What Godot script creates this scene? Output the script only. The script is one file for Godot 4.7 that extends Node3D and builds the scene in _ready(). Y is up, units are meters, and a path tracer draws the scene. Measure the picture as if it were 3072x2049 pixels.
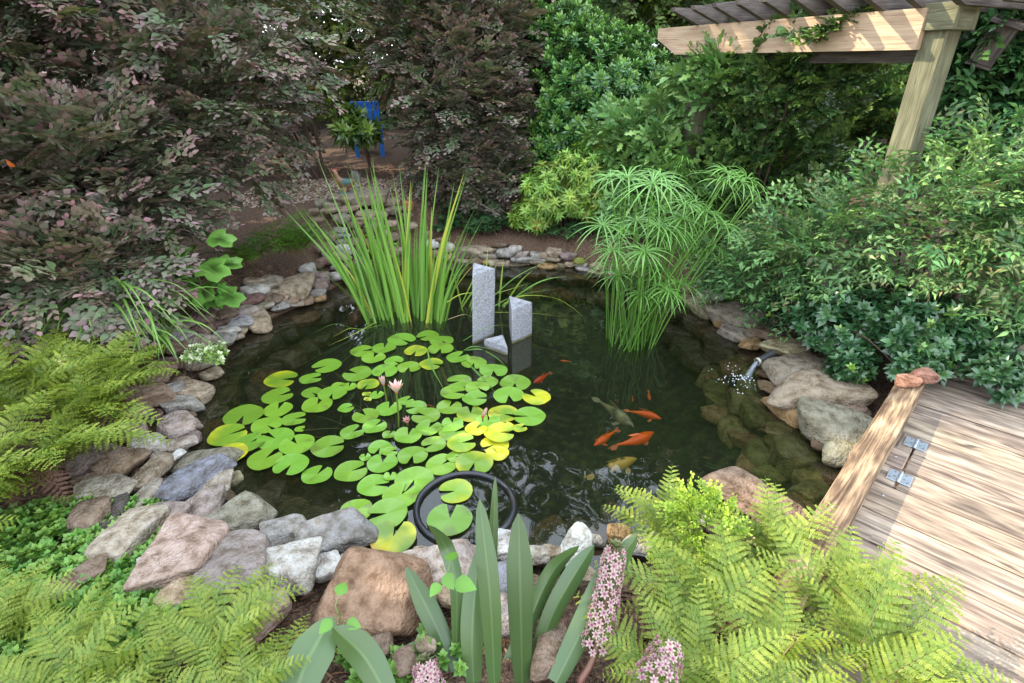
extends Node3D
# A garden pond seen from its near bank. Units are metres, the water lies at y = 0.

const EDGE := [[-1.77,-2.936],[-1.7,-2.632],[-1.63,-2.374],[-1.527,-2.152],[-1.402,-2.069],[-1.262,-1.9],[-1.167,-1.816],[-1.014,-1.712],[-0.841,-1.628],[-0.543,-1.538],[-0.366,-1.474],[-0.123,-1.474],[0.205,-1.506],[0.375,-1.538],[0.523,-1.604],[0.781,-1.663],[1.094,-1.737],[1.245,-1.712],[1.395,-1.9],[1.408,-2.085],[1.462,-2.241],[1.384,-2.415],[1.392,-2.632],[1.466,-2.882],[1.482,-3.169],[1.441,-3.47],[1.362,-3.819],[1.336,-4.085],[1.196,-4.384],[0.821,-4.581],[0.486,-4.698],[0.018,-4.782],[-0.303,-4.844],[-0.72,-4.972],[-1.058,-4.604],[-1.356,-4.281],[-1.457,-3.905],[-1.654,-3.543],[-1.766,-3.233]]
const ANCHORS := [[-1.9,-2.8,0.55,0.25],[-1.5,-1.9,0.5,0.22],[-0.3,-1.2,0.45,0.2],[0.8,-1.4,0.4,0.2],[1.6,-2.2,0.35,0.16],[1.7,-3.2,0.4,0.2],[0.8,-4.9,2.0,0.27],[0,-5.1,2.0,0.28],[-1.0,-4.9,1.2,0.58],[-1.7,-3.8,0.7,0.3]]
const STONES_LEFT := [[-1.905,0.189,-3.826,0.16,0.038,0.112,0.462,0.36,0.29,0.21],[-1.795,0.162,-3.868,0.175,0.068,0.201,0.434,0.3,0.26,0.21],[-1.646,0.112,-3.91,0.298,0.104,0.296,0.001,0.36,0.29,0.21],[-1.867,0.158,-3.732,0.182,0.063,0.181,0.954,0.45,0.44,0.43],[-1.515,0.083,-4.075,0.131,0.072,0.206,0.356,0.29,0.22,0.21],[-1.498,0.049,-3.946,0.141,0.043,0.118,0.363,0.33,0.32,0.31],[-1.55,0.042,-3.808,0.137,0.046,0.122,0.387,0.24,0.17,0.125],[-1.626,0.065,-3.752,0.123,0.034,0.091,0.409,0.24,0.17,0.125],[-1.699,0.098,-3.758,0.11,0.06,0.165,0.425,0.36,0.29,0.21],[-1.767,0.13,-3.751,0.11,0.026,0.073,0.44,0.36,0.29,0.21],[-1.755,0.106,-3.683,0.181,0.04,0.111,-0.024,0.24,0.17,0.125],[-1.756,0.09,-3.596,0.13,0.04,0.107,0.454,0.29,0.28,0.21],[-1.857,0.131,-3.606,0.189,0.054,0.15,0.476,0.19,0.115,0.105],[-1.676,0.057,-3.647,0.144,0.04,0.107,0.431,0.33,0.32,0.31],[-1.969,0.161,-3.52,0.127,0.049,0.138,0.51,0.3,0.26,0.21],[-1.835,0.101,-3.49,0.162,0.053,0.141,0.484,0.31,0.265,0.25],[-1.922,0.119,-3.398,0.135,0.062,0.165,0.515,0.24,0.17,0.125],[-1.948,0.149,-3.47,0.126,0.028,0.077,0.512,0.19,0.115,0.105],[-2.036,0.154,-3.382,0.134,0.044,0.122,0.542,0.31,0.265,0.25],[-2.031,0.138,-3.284,0.197,0.067,0.178,0.097,0.19,0.115,0.105],[-1.738,0.045,-3.428,0.172,0.091,0.231,0.696,0.36,0.29,0.21],[-1.822,0.074,-3.353,0.157,0.058,0.149,0.498,0.29,0.3,0.34],[-1.925,0.101,-3.288,0.143,0.033,0.087,0.53,0.19,0.115,0.105],[-1.87,0.068,-3.238,0.164,0.05,0.126,0.524,0.45,0.44,0.43],[-2.08,0.145,-3.143,0.137,0.045,0.118,0.585,0.3,0.26,0.21],[-1.971,0.111,-3.17,0.171,0.058,0.15,1.327,0.19,0.115,0.105],[-2.035,0.127,-2.999,0.183,0.056,0.141,1.359,0.45,0.44,0.43],[-1.936,0.093,-3.027,0.165,0.069,0.171,1.442,0.3,0.26,0.21],[-1.85,0.057,-3.109,0.18,0.058,0.142,0.537,0.33,0.32,0.31],[-1.987,0.111,-2.901,0.129,0.06,0.149,0.6,0.24,0.17,0.125],[-1.801,0.033,-3.221,0.098,0.04,0.098,0.51,0.36,0.29,0.21],[-1.875,0.082,-2.808,0.155,0.047,0.111,0.589,0.24,0.17,0.125],[-1.834,0.052,-2.995,0.144,0.038,0.09,0.549,0.24,0.17,0.125],[-1.94,0.114,-2.679,0.158,0.068,0.16,0.627,0.19,0.115,0.105],[-1.737,0.023,-2.745,0.125,0.047,0.105,0.564,0.36,0.29,0.21],[-1.798,0.069,-2.578,0.1,0.044,0.099,0.609,0.24,0.17,0.125],[-1.852,0.106,-2.383,0.196,0.099,0.217,0.661,0.24,0.17,0.125],[-1.796,0.08,-2.482,0.115,0.048,0.107,0.626,0.33,0.32,0.31],[-1.708,0.034,-2.526,0.18,0.082,0.177,0.229,0.36,0.29,0.21],[-1.712,0.054,-2.38,0.189,0.063,0.133,0.44,0.33,0.32,0.31],[-1.639,0.05,-2.209,0.163,0.089,0.181,0.638,0.39,0.33,0.31],[-1.579,0.023,-2.241,0.074,0.046,0.106,0.614,0.31,0.265,0.25],[-1.521,0.024,-2.129,0.072,0.044,0.099,0.62,0.29,0.22,0.21],[-1.532,0.067,-2.028,0.152,0.042,0.081,0.647,0.39,0.33,0.31],[-1.751,0.086,-2.239,0.074,0.035,0.073,0.664,0.19,0.115,0.105],[-1.635,0.029,-2.322,0.051,0.026,0.053,0.613,0.24,0.17,0.125],[-1.628,0.098,-1.976,0.149,0.082,0.161,0.689,0.45,0.44,0.43],[-1.826,0.063,-2.788,0.136,0.047,0.109,0.58,0.3,0.26,0.21],[-1.898,0.114,-2.533,0.143,0.049,0.112,0.643,0.24,0.17,0.125],[-1.831,0.112,-2.252,0.123,0.055,0.118,0.683,0.24,0.17,0.125],[-1.743,0.11,-2.072,0.115,0.056,0.115,0.699,0.29,0.22,0.21],[-1.79,0.034,-2.896,0.09,0.043,0.099,0.554,0.33,0.32,0.31],[-1.797,0.046,-3.283,0.088,0.034,0.084,0.501,0.36,0.29,0.21],[-1.6,0.04,-3.728,0.135,0.03,0.079,0.405,0.3,0.26,0.21],[-1.47,0.018,-3.896,0.115,0.039,0.104,0.361,0.33,0.21,0.09]]
const STONES_FRONT := [[-1.744,0.149,-1.812,0.18,0.067,0.135,1.102,0.29,0.22,0.21],[-1.641,0.139,-1.795,0.165,0.071,0.139,1.351,0.24,0.17,0.125],[-1.677,0.16,-1.694,0.092,0.024,0.047,0.781,0.24,0.17,0.125],[-1.575,0.147,-1.631,0.212,0.067,0.126,0.311,0.36,0.32,0.27],[-1.497,0.114,-1.793,0.27,0.055,0.104,1.471,0.36,0.29,0.21],[-1.425,0.123,-1.641,0.175,0.044,0.08,1.658,0.36,0.32,0.27],[-1.364,0.044,-1.926,0.229,0.09,0.167,0.167,0.29,0.28,0.21],[-1.238,0.061,-1.745,0.165,0.067,0.119,0.617,0.36,0.32,0.27],[-1.21,0.016,-1.856,0.08,0.04,0.071,0.578,0.3,0.28,0.17],[-1.454,0.153,-1.5,0.182,0.033,0.06,1.891,0.12,0.11,0.1],[-1.523,0.166,-1.473,0.132,0.073,0.133,1.598,0.24,0.17,0.125],[-1.338,0.161,-1.38,0.224,0.094,0.165,1.532,0.36,0.32,0.27],[-1.277,0.126,-1.52,0.136,0.084,0.153,1.464,0.31,0.265,0.25],[-1.185,0.103,-1.575,0.159,0.07,0.121,0.645,0.31,0.265,0.25],[-1.043,0.077,-1.562,0.222,0.093,0.157,0.726,0.29,0.28,0.21],[-0.851,0.065,-1.511,0.156,0.076,0.124,0.513,0.33,0.32,0.31],[-0.658,0.042,-1.511,0.3,0.099,0.159,0.285,0.33,0.32,0.31],[-0.631,0.098,-1.315,0.113,0.062,0.097,0.687,0.62,0.62,0.61],[-1.031,0.156,-1.154,0.154,0.059,0.095,1.216,0.5,0.38,0.25],[-0.807,0.143,-1.158,0.124,0.063,0.098,1.075,0.36,0.29,0.21],[-0.756,0.146,-1.104,0.18,0.076,0.118,0.948,0.43,0.31,0.26],[-1.351,0.18,-1.211,0.137,0.045,0.077,0.84,0.24,0.17,0.125],[-1.391,0.186,-1.135,0.126,0.046,0.079,0.886,0.24,0.17,0.125],[-1.204,0.16,-1.268,0.038,0.024,0.065,0.76,0.45,0.44,0.43],[-1.031,0.146,-1.227,0.107,0.049,0.079,1.591,0.24,0.17,0.125],[-1.147,0.159,-1.211,0.063,0.029,0.048,0.758,0.24,0.17,0.125],[-1.408,0.108,-1.701,0.12,0.037,0.067,1.488,0.12,0.11,0.1],[-1.151,0.058,-1.687,0.074,0.037,0.064,0.599,0.13,0.09,0.05],[-0.028,0.092,-1.267,0.083,0.051,0.141,0.022,0.29,0.3,0.34],[-0.026,0.01,-1.494,0.106,0.066,0.125,0.018,0.52,0.52,0.52],[-0.184,0.112,-1.199,0.096,0.058,0.088,0.152,0.5,0.38,0.25],[-0.251,0.108,-1.208,0.075,0.046,0.082,0.205,0.24,0.17,0.125],[-0.017,0.129,-1.118,0.071,0.044,0.114,0.015,0.39,0.33,0.31],[-0.244,0.148,-1.004,0.062,0.035,0.051,0.238,0.36,0.29,0.21],[-0.381,0.146,-0.992,0.089,0.046,0.068,0.367,0.24,0.17,0.125],[-0.294,0.151,-0.95,0.069,0.043,0.083,0.3,0.24,0.17,0.125],[0.111,0.149,-0.994,0.085,0.053,0.132,-0.111,0.24,0.17,0.125],[0.147,0.048,-1.424,0.114,0.037,0.057,-0.103,0.36,0.29,0.21],[0.309,0.025,-1.502,0.075,0.03,0.048,-0.203,0.33,0.32,0.31],[0.413,0.029,-1.527,0.114,0.05,0.079,-0.264,0.33,0.21,0.09],[0.071,0.051,-1.415,0.114,0.044,0.067,-0.05,0.36,0.32,0.27],[-0.335,0.032,-1.439,0.067,0.026,0.04,0.228,0.36,0.29,0.21],[-0.552,0.088,-1.343,0.092,0.045,0.071,0.39,0.45,0.44,0.43],[0.049,0.112,-1.21,0.096,0.06,0.101,-0.041,0.24,0.17,0.125],[0.235,0.096,-1.281,0.1,0.054,0.082,-0.181,0.36,0.29,0.21],[0.463,0.057,-1.451,0.121,0.048,0.075,-0.309,0.45,0.44,0.43],[-0.145,0.032,-1.439,0.085,0.033,0.051,0.1,0.3,0.26,0.21],[0.718,0.035,-1.597,0.143,0.044,0.071,-0.422,0.33,0.32,0.31],[0.914,0.102,-1.395,0.152,0.043,0.07,-0.58,0.5,0.38,0.25],[0.809,0.08,-1.485,0.147,0.052,0.085,-0.499,0.24,0.17,0.125],[0.761,0.094,-1.403,0.118,0.043,0.069,-0.497,0.36,0.29,0.21]]
const STONES_RIGHT := [[1.45,0.032,-2.357,0.248,0.078,0.158,-1.305,0.33,0.21,0.09],[1.776,0.113,-2.656,0.232,0.045,0.104,-0.589,0.29,0.28,0.21],[1.434,0.035,-2.571,0.174,0.045,0.094,-0.865,0.13,0.09,0.05],[1.715,0.094,-2.859,0.108,0.045,0.105,-0.54,0.25,0.27,0.15],[1.508,0.036,-2.819,0.064,0.036,0.08,-0.491,0.5,0.38,0.25],[1.463,0.032,-2.738,0.106,0.035,0.076,-0.491,0.13,0.09,0.05],[1.653,0.077,-3.175,0.236,0.065,0.16,-0.899,0.24,0.17,0.125],[1.521,0.035,-3.109,0.127,0.058,0.136,-0.455,0.33,0.21,0.09],[1.486,0.024,-3.294,0.233,0.081,0.196,-1.281,0.36,0.32,0.27],[1.579,0.064,-3.46,0.276,0.126,0.322,-1.317,0.3,0.26,0.21],[1.473,0.05,-3.677,0.133,0.055,0.144,-0.381,0.29,0.22,0.21],[1.425,0.03,-3.667,0.279,0.081,0.209,-1.142,0.3,0.28,0.17],[1.389,0.049,-4.002,0.143,0.063,0.174,-0.334,0.24,0.17,0.125],[1.355,0.014,-3.905,0.128,0.047,0.124,-0.334,0.24,0.17,0.125],[1.496,0.043,-2.004,0.137,0.085,0.186,-0.641,0.29,0.28,0.21],[1.469,0.021,-2.217,0.074,0.046,0.125,-0.585,0.33,0.21,0.09],[1.412,0.042,-3.808,0.137,0.046,0.121,-0.355,0.3,0.26,0.21],[1.625,0.073,-3.297,0.166,0.047,0.118,-0.458,0.3,0.26,0.21],[1.57,0.055,-2.839,0.118,0.042,0.095,-0.505,0.13,0.09,0.05],[1.748,0.106,-2.764,0.172,0.035,0.081,-0.564,0.24,0.17,0.125],[1.593,0.068,-2.779,0.116,0.035,0.08,-0.52,0.24,0.17,0.125],[1.466,0.027,-3.442,0.138,0.042,0.104,-0.403,0.33,0.21,0.09],[1.692,0.084,-2.294,0.166,0.051,0.106,-0.635,0.24,0.17,0.125],[1.549,0.061,-2.036,0.153,0.065,0.127,-0.65,0.3,0.28,0.17],[1.442,0.03,-2.065,0.101,0.038,0.072,-0.609,0.13,0.09,0.05]]
const STONES_BACK := [[-0.372,0.072,-4.898,0.267,0.118,0.2,0.076,0.36,0.29,0.21],[-0.2,0.101,-4.879,0.149,0.039,0.112,0.041,0.36,0.29,0.21],[-0.103,0.144,-4.89,0.149,0.044,0.112,0.021,0.24,0.17,0.125],[-0.214,0.051,-4.854,0.182,0.063,0.137,0.044,0.3,0.26,0.21],[-0.066,0.084,-4.837,0.181,0.078,0.136,0.014,0.33,0.32,0.31],[0.03,0.113,-4.841,0.132,0.078,0.099,-0.006,0.45,0.44,0.43],[0.205,0.078,-4.789,0.098,0.058,0.074,-0.043,0.33,0.32,0.31],[0.139,0.035,-4.778,0.18,0.051,0.135,-0.029,0.45,0.44,0.43],[0.037,0.038,-4.791,0.115,0.052,0.086,-0.008,0.33,0.32,0.31],[0.284,0.08,-4.779,0.114,0.045,0.086,-0.059,0.36,0.29,0.21],[0.378,0.102,-4.779,0.147,0.064,0.11,-0.079,0.36,0.29,0.21],[0.499,0.086,-4.737,0.146,0.076,0.109,-0.105,0.29,0.22,0.21],[0.37,0.054,-4.743,0.146,0.036,0.11,-0.078,0.36,0.29,0.21],[0.327,0.002,-4.717,0.179,0.036,0.134,-0.069,0.33,0.21,0.09],[0.441,0.012,-4.7,0.081,0.036,0.061,-0.094,0.3,0.28,0.17],[0.609,0.037,-4.668,0.128,0.045,0.096,-0.13,0.33,0.32,0.31],[0.635,0.0,-4.627,0.16,0.05,0.12,-0.136,0.33,0.32,0.31],[0.426,-0.01,-4.677,0.097,0.028,0.073,-0.091,0.13,0.09,0.05],[-0.446,-0.007,-4.858,0.183,0.079,0.138,0.092,0.36,0.29,0.21],[-0.11,0.005,-4.797,0.231,0.052,0.173,0.023,0.36,0.29,0.21],[0.117,0.003,-4.751,0.098,0.026,0.074,-0.025,0.13,0.09,0.05],[-0.548,0.013,-4.913,0.151,0.079,0.113,0.111,0.36,0.29,0.21],[-0.597,0.082,-4.993,0.119,0.093,0.105,0.119,0.45,0.44,0.43],[-0.753,0.1,-5.035,0.136,0.08,0.102,0.148,0.52,0.52,0.52],[-0.663,0.138,-5.066,0.12,0.046,0.09,0.13,0.24,0.17,0.125],[-0.803,0.173,-5.106,0.103,0.081,0.091,0.156,0.3,0.26,0.21],[0.761,0.035,-4.622,0.159,0.063,0.119,-0.163,0.36,0.29,0.21],[-0.319,0.006,-4.842,0.183,0.065,0.137,0.066,0.24,0.17,0.125],[0.008,-0.001,-4.771,0.181,0.034,0.135,-0.002,0.13,0.09,0.05],[0.226,0.028,-4.753,0.147,0.051,0.11,-0.048,0.3,0.26,0.21],[-0.199,0.002,-4.807,0.149,0.052,0.111,0.041,0.33,0.21,0.09],[0.717,-0.013,-4.587,0.143,0.042,0.107,-0.155,0.24,0.17,0.125],[0.837,-0.012,-4.542,0.173,0.05,0.13,-0.182,0.36,0.29,0.21],[0.853,0.035,-4.577,0.142,0.05,0.107,-0.184,0.24,0.17,0.125],[0.527,0.025,-4.695,0.097,0.051,0.073,-0.112,0.36,0.29,0.21],[0.27,0.041,-4.759,0.098,0.033,0.073,-0.057,0.33,0.32,0.31],[-0.673,0.028,-4.965,0.152,0.08,0.114,0.135,0.24,0.17,0.125],[-0.684,-0.044,-4.896,0.185,0.079,0.139,0.139,0.36,0.29,0.21],[-0.575,-0.047,-4.86,0.151,0.066,0.113,0.118,0.24,0.17,0.125],[0.095,0.077,-4.811,0.115,0.052,0.086,-0.02,0.39,0.33,0.31]]
const STONES_FALL := [[-1.782,0.473,-5.145,0.128,0.073,0.096,0.333,0.3,0.26,0.21],[-1.66,0.459,-5.094,0.167,0.068,0.126,0.315,0.29,0.28,0.21],[-1.509,0.436,-5.06,0.196,0.054,0.147,0.67,0.36,0.29,0.21],[-1.647,0.437,-4.97,0.158,0.039,0.119,0.32,0.36,0.29,0.21],[-1.337,0.392,-5.049,0.23,0.045,0.173,-0.292,0.36,0.29,0.21],[-1.514,0.387,-4.867,0.156,0.096,0.117,0.302,0.3,0.26,0.21],[-1.495,0.327,-4.713,0.12,0.051,0.09,0.307,0.33,0.32,0.31],[-1.466,0.292,-4.662,0.13,0.032,0.098,0.305,0.29,0.3,0.34],[-1.561,0.293,-4.607,0.123,0.093,0.104,0.327,0.24,0.17,0.125],[-1.459,0.261,-4.601,0.107,0.041,0.081,0.307,0.33,0.32,0.31],[-1.427,0.208,-4.53,0.181,0.084,0.136,-0.601,0.52,0.52,0.52],[-1.569,0.243,-4.514,0.138,0.058,0.103,0.335,0.24,0.17,0.125],[-1.453,0.174,-4.468,0.19,0.066,0.143,0.025,0.36,0.29,0.21],[-1.548,0.162,-4.372,0.156,0.053,0.117,0.34,0.24,0.17,0.125],[-1.565,0.196,-4.445,0.073,0.041,0.055,0.339,0.29,0.22,0.21],[-1.428,0.115,-4.382,0.157,0.049,0.118,-0.11,0.33,0.32,0.31],[-1.362,0.065,-4.357,0.136,0.041,0.102,0.303,0.12,0.11,0.1],[-1.641,0.154,-4.2,0.141,0.079,0.105,1.239,0.52,0.52,0.52],[-1.59,0.123,-4.14,0.129,0.055,0.097,1.217,0.45,0.44,0.43],[-1.436,0.071,-4.259,0.143,0.064,0.108,-0.515,0.45,0.44,0.43],[-1.517,0.093,-4.147,0.13,0.102,0.115,0.351,0.29,0.22,0.21],[-1.357,0.366,-4.946,0.17,0.039,0.128,0.268,0.36,0.29,0.21],[-1.193,0.43,-5.359,0.208,0.091,0.156,0.219,0.36,0.29,0.21],[-1.122,0.378,-5.232,0.17,0.08,0.128,0.211,0.3,0.26,0.21],[-1.395,0.342,-4.844,0.134,0.053,0.1,0.28,0.24,0.17,0.125],[-1.365,0.29,-4.74,0.132,0.06,0.099,0.28,0.13,0.09,0.05],[-1.338,0.237,-4.646,0.141,0.068,0.106,0.28,0.24,0.17,0.125],[-1.315,0.175,-4.558,0.129,0.068,0.097,0.281,0.13,0.09,0.05],[-1.297,0.116,-4.495,0.15,0.059,0.112,0.281,0.24,0.17,0.125],[-1.279,0.058,-4.432,0.149,0.05,0.111,0.281,0.13,0.09,0.05],[-1.322,0.018,-4.322,0.167,0.049,0.125,0.297,0.24,0.17,0.125],[-1.286,0.356,-4.986,0.126,0.045,0.094,0.252,0.36,0.29,0.21],[-1.23,0.316,-4.943,0.114,0.063,0.085,0.244,0.3,0.26,0.21],[-1.226,0.371,-5.094,0.151,0.064,0.113,0.236,0.36,0.29,0.21],[-1.258,0.286,-4.827,0.134,0.07,0.101,0.255,0.13,0.09,0.05],[-1.232,0.214,-4.724,0.133,0.078,0.099,0.255,0.24,0.17,0.125],[-1.191,0.142,-4.631,0.131,0.077,0.098,0.252,0.13,0.09,0.05],[-1.17,0.254,-4.867,0.113,0.071,0.085,0.236,0.36,0.29,0.21],[-1.136,0.182,-4.763,0.123,0.079,0.092,0.234,0.24,0.17,0.125],[-1.119,0.097,-4.642,0.143,0.078,0.107,0.237,0.24,0.17,0.125],[-1.213,-0.001,-4.402,0.138,0.05,0.103,0.269,0.13,0.09,0.05],[-1.788,0.43,-4.934,0.101,0.062,0.076,0.348,0.24,0.17,0.125],[-1.712,0.393,-4.803,0.099,0.052,0.074,0.342,0.24,0.17,0.125],[-1.6,0.228,-4.484,0.116,0.058,0.087,0.343,0.24,0.17,0.125],[-1.592,0.152,-4.3,0.123,0.048,0.092,0.355,0.19,0.115,0.105],[-1.115,0.304,-5.027,0.116,0.064,0.087,0.218,0.36,0.29,0.21],[-1.085,0.219,-4.883,0.125,0.071,0.094,0.219,0.24,0.17,0.125],[-1.05,0.123,-4.756,0.134,0.079,0.101,0.217,0.36,0.29,0.21],[-1.009,0.326,-5.195,0.136,0.071,0.102,0.192,0.24,0.17,0.125],[-0.959,0.258,-5.104,0.135,0.07,0.101,0.186,0.36,0.29,0.21]]
const SOLO := {"rust":[-0.425,0.14,-1.168,0.343,0.183,0.279,-0.137,0.34,0.21,0.135],"pinktan":[-1.094,0.163,-1.314,0.278,0.142,0.237,1.737,0.43,0.31,0.26],"mauvebig":[-0.913,0.148,-1.273,0.273,0.133,0.214,1.671,0.31,0.265,0.25],"whitetan":[-0.756,0.139,-1.28,0.236,0.1,0.159,0.171,0.45,0.44,0.43],"blue":[-1.331,0.105,-1.744,0.259,0.079,0.144,1.27,0.23,0.25,0.32],"whitepebble":[-1.465,0.099,-1.909,0.08,0.024,0.046,1.252,0.62,0.62,0.61],"whiteup":[0.231,0.07,-1.424,0.108,0.067,0.157,-0.512,0.62,0.62,0.61],"pinkgrey":[-0.23,0.098,-1.315,0.243,0.107,0.163,0.404,0.39,0.33,0.31],"slabbrown":[1.0,0.067,-1.636,0.472,0.092,0.156,-0.951,0.24,0.17,0.125],"slabolive":[1.561,0.075,-2.155,0.398,0.145,0.292,-0.799,0.29,0.28,0.21],"slabtan":[1.616,0.101,-2.448,0.471,0.133,0.286,-0.287,0.36,0.29,0.21],"slabmossy":[1.585,0.095,-2.647,0.324,0.124,0.276,-1.083,0.3,0.26,0.21],"boulderolive":[1.653,0.098,-2.928,0.241,0.079,0.188,-0.723,0.3,0.28,0.17],"whiteflatA":[1.594,0.095,-3.543,0.14,0.034,0.09,-1.056,0.62,0.62,0.61],"whiteflatB":[1.477,0.084,-3.807,0.224,0.042,0.113,-0.127,0.52,0.52,0.52],"topslab":[-1.427,0.486,-5.298,0.537,0.122,0.403,0.263,0.3,0.26,0.21],"terracotta":[-1.013,0.398,-5.343,0.115,0.1,0.112,0.187,0.33,0.21,0.09]}
const PADS := [[-0.726,-3.229,0.092,-0.692,0,0],[-0.562,-3.282,0.077,-2.448,0,0],[-0.459,-3.201,0.078,-0.911,0,0],[-0.946,-3.065,0.075,0.373,0,0],[-0.814,-3.102,0.075,1.65,0,0],[-0.85,-2.967,0.073,1.489,0,0],[-0.606,-3.065,0.074,-1.737,1,0],[-0.452,-3.086,0.08,-1.652,0,0],[-0.72,-2.933,0.059,-0.656,0,0],[-0.615,-2.856,0.07,-1.571,0,0],[-0.333,-2.983,0.073,0.882,0,0],[-0.486,-2.892,0.072,-0.35,1,0],[-0.23,-2.905,0.077,-1.656,0,0],[-0.905,-2.781,0.084,2.793,0,0],[-0.749,-2.806,0.077,-1.571,0,0],[-0.109,-2.806,0.083,-1.483,0,0],[-0.303,-2.692,0.073,-2.811,0,0],[-0.143,-2.671,0.065,3.142,0,0],[-0.192,-2.604,0.068,-0.831,0,0],[0.018,-2.676,0.088,-1.662,0,0],[-0.813,-2.659,0.062,-1.854,1,0],[-0.914,-2.627,0.046,1.571,0,0],[-0.319,-2.55,0.073,0.0,0,0],[-0.198,-2.49,0.069,0.0,0,0],[-0.018,-2.542,0.085,-1.476,0,0],[0.132,-2.52,0.079,2.323,2,0],[-0.739,-2.55,0.041,1.571,0,0],[-0.796,-2.553,0.024,0.0,1,0],[-0.778,-2.501,0.022,-2.536,1,0],[-0.57,-2.49,0.044,0.823,0,0],[-0.646,-2.412,0.068,1.475,0,0],[-0.507,-2.423,0.059,-2.83,0,0],[-0.331,-2.429,0.068,1.263,0,0],[-0.213,-2.364,0.073,1.67,1,0],[-0.044,-2.367,0.081,-0.303,1,0],[0.088,-2.341,0.085,3.142,0,0],[-0.874,-2.419,0.043,0.599,0,0],[-0.75,-2.341,0.069,2.332,0,0],[-0.443,-2.341,0.074,2.838,0,0],[-0.122,-2.291,0.064,1.469,0,0],[-0.682,-2.243,0.061,0.975,0,0],[-0.299,-2.278,0.054,1.778,0,0],[-0.78,-2.191,0.058,0.79,0,0],[-0.601,-2.189,0.033,1.247,0,0],[-0.411,-2.234,0.066,1.247,0,0],[-0.285,-2.191,0.073,0.552,0,0],[-0.177,-2.216,0.055,0.959,2,0],[-0.035,-2.24,0.048,1.674,2,0],[0.039,-2.225,0.037,0.554,1,0],[-0.503,-2.167,0.067,1.571,0,0],[-0.059,-2.185,0.078,0.0,2,0],[-0.371,-2.092,0.059,-2.601,0,0],[-0.238,-2.103,0.071,0.282,1,0],[-0.083,-2.109,0.069,-2.603,2,0],[-0.623,-2.086,0.056,-1.676,0,0],[-0.067,-2.042,0.054,2.208,2,0],[-0.567,-2.053,0.038,0.283,0,0],[-1.326,-2.717,0.094,0.0,1,0],[-1.158,-2.725,0.064,0.352,0,0],[-1.112,-2.874,0.089,-2.478,0,0],[-1.104,-2.573,0.055,-0.628,0,0],[-0.974,-2.635,0.038,0.0,0,0],[-0.982,-2.55,0.077,-1.481,0,0],[-1.279,-2.539,0.083,0.634,0,0],[-1.224,-2.405,0.074,1.661,0,0],[-1.377,-2.344,0.099,-1.481,0,0],[-1.027,-2.433,0.079,1.571,0,0],[-1.225,-2.259,0.074,-0.599,0,0],[-1.104,-2.307,0.062,0.318,0,0],[-1.052,-2.234,0.026,0.0,0,0],[-1.379,-2.173,0.092,0.599,1,0],[-1.136,-2.144,0.086,2.561,0,0],[-1.246,-2.109,0.074,0.808,0,0],[-1.016,-2.097,0.081,2.35,0,0],[-0.861,-2.075,0.08,0.293,0,0],[-1.298,-2.02,0.079,-2.565,3,0],[-1.122,-1.984,0.076,1.046,0,0],[-0.989,-1.943,0.078,-1.785,0,0],[-0.86,-1.896,0.066,1.23,0,0],[-0.716,-1.918,0.074,0.53,0,0],[-0.586,-1.969,0.069,1.625,0,0],[-0.457,-2.016,0.07,-1.571,0,0],[-0.319,-1.963,0.072,0.741,0,0],[-0.265,-2.016,0.038,0.0,0,0],[-0.171,-1.969,0.086,-1.682,1,0],[-0.425,-1.859,0.085,-1.684,0,0],[-0.593,-1.828,0.072,0.0,0,0],[-0.533,-1.878,0.029,1.683,0,0],[-0.463,-1.762,0.08,1.204,0,0],[-0.634,-1.676,0.068,-2.884,0,0],[-0.501,-1.652,0.081,-2.889,0,0],[-0.452,-1.528,0.089,1.446,3,0],[-0.241,-1.791,0.074,-2.883,1,1],[-0.247,-1.629,0.09,1.571,0,1],[-0.676,-2.016,0.027,1.677,0,0]]
const FISH := [["grey",[0.636,-0.07,-2.353,0.474,-0.07,-2.628],"0"],["orange",[0.783,-0.04,-2.387,0.609,-0.04,-2.463],"1"],["orange",[0.402,-0.05,-2.174,0.544,-0.05,-2.309],"2"],["orange",[0.714,-0.03,-2.256,0.476,-0.03,-2.139],"1"],["yellow",[0.593,-0.05,-2.074,0.345,-0.05,-1.94],"3"],["small",[0.769,-0.05,-2.581,0.787,-0.05,-2.683],"1"],["small",[0.696,-0.12,-2.674,0.708,-0.12,-2.733],"1"],["small",[0.618,-0.14,-2.695,0.624,-0.14,-2.728],"1"],["small",[0.302,-0.04,-3.021,0.371,-0.04,-3.011],"1"],["red",[0.124,-0.04,-2.75,0.232,-0.04,-2.877],"1"],["small",[-0.465,-0.04,-2.523,-0.419,-0.04,-2.501],"1"]]
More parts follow.
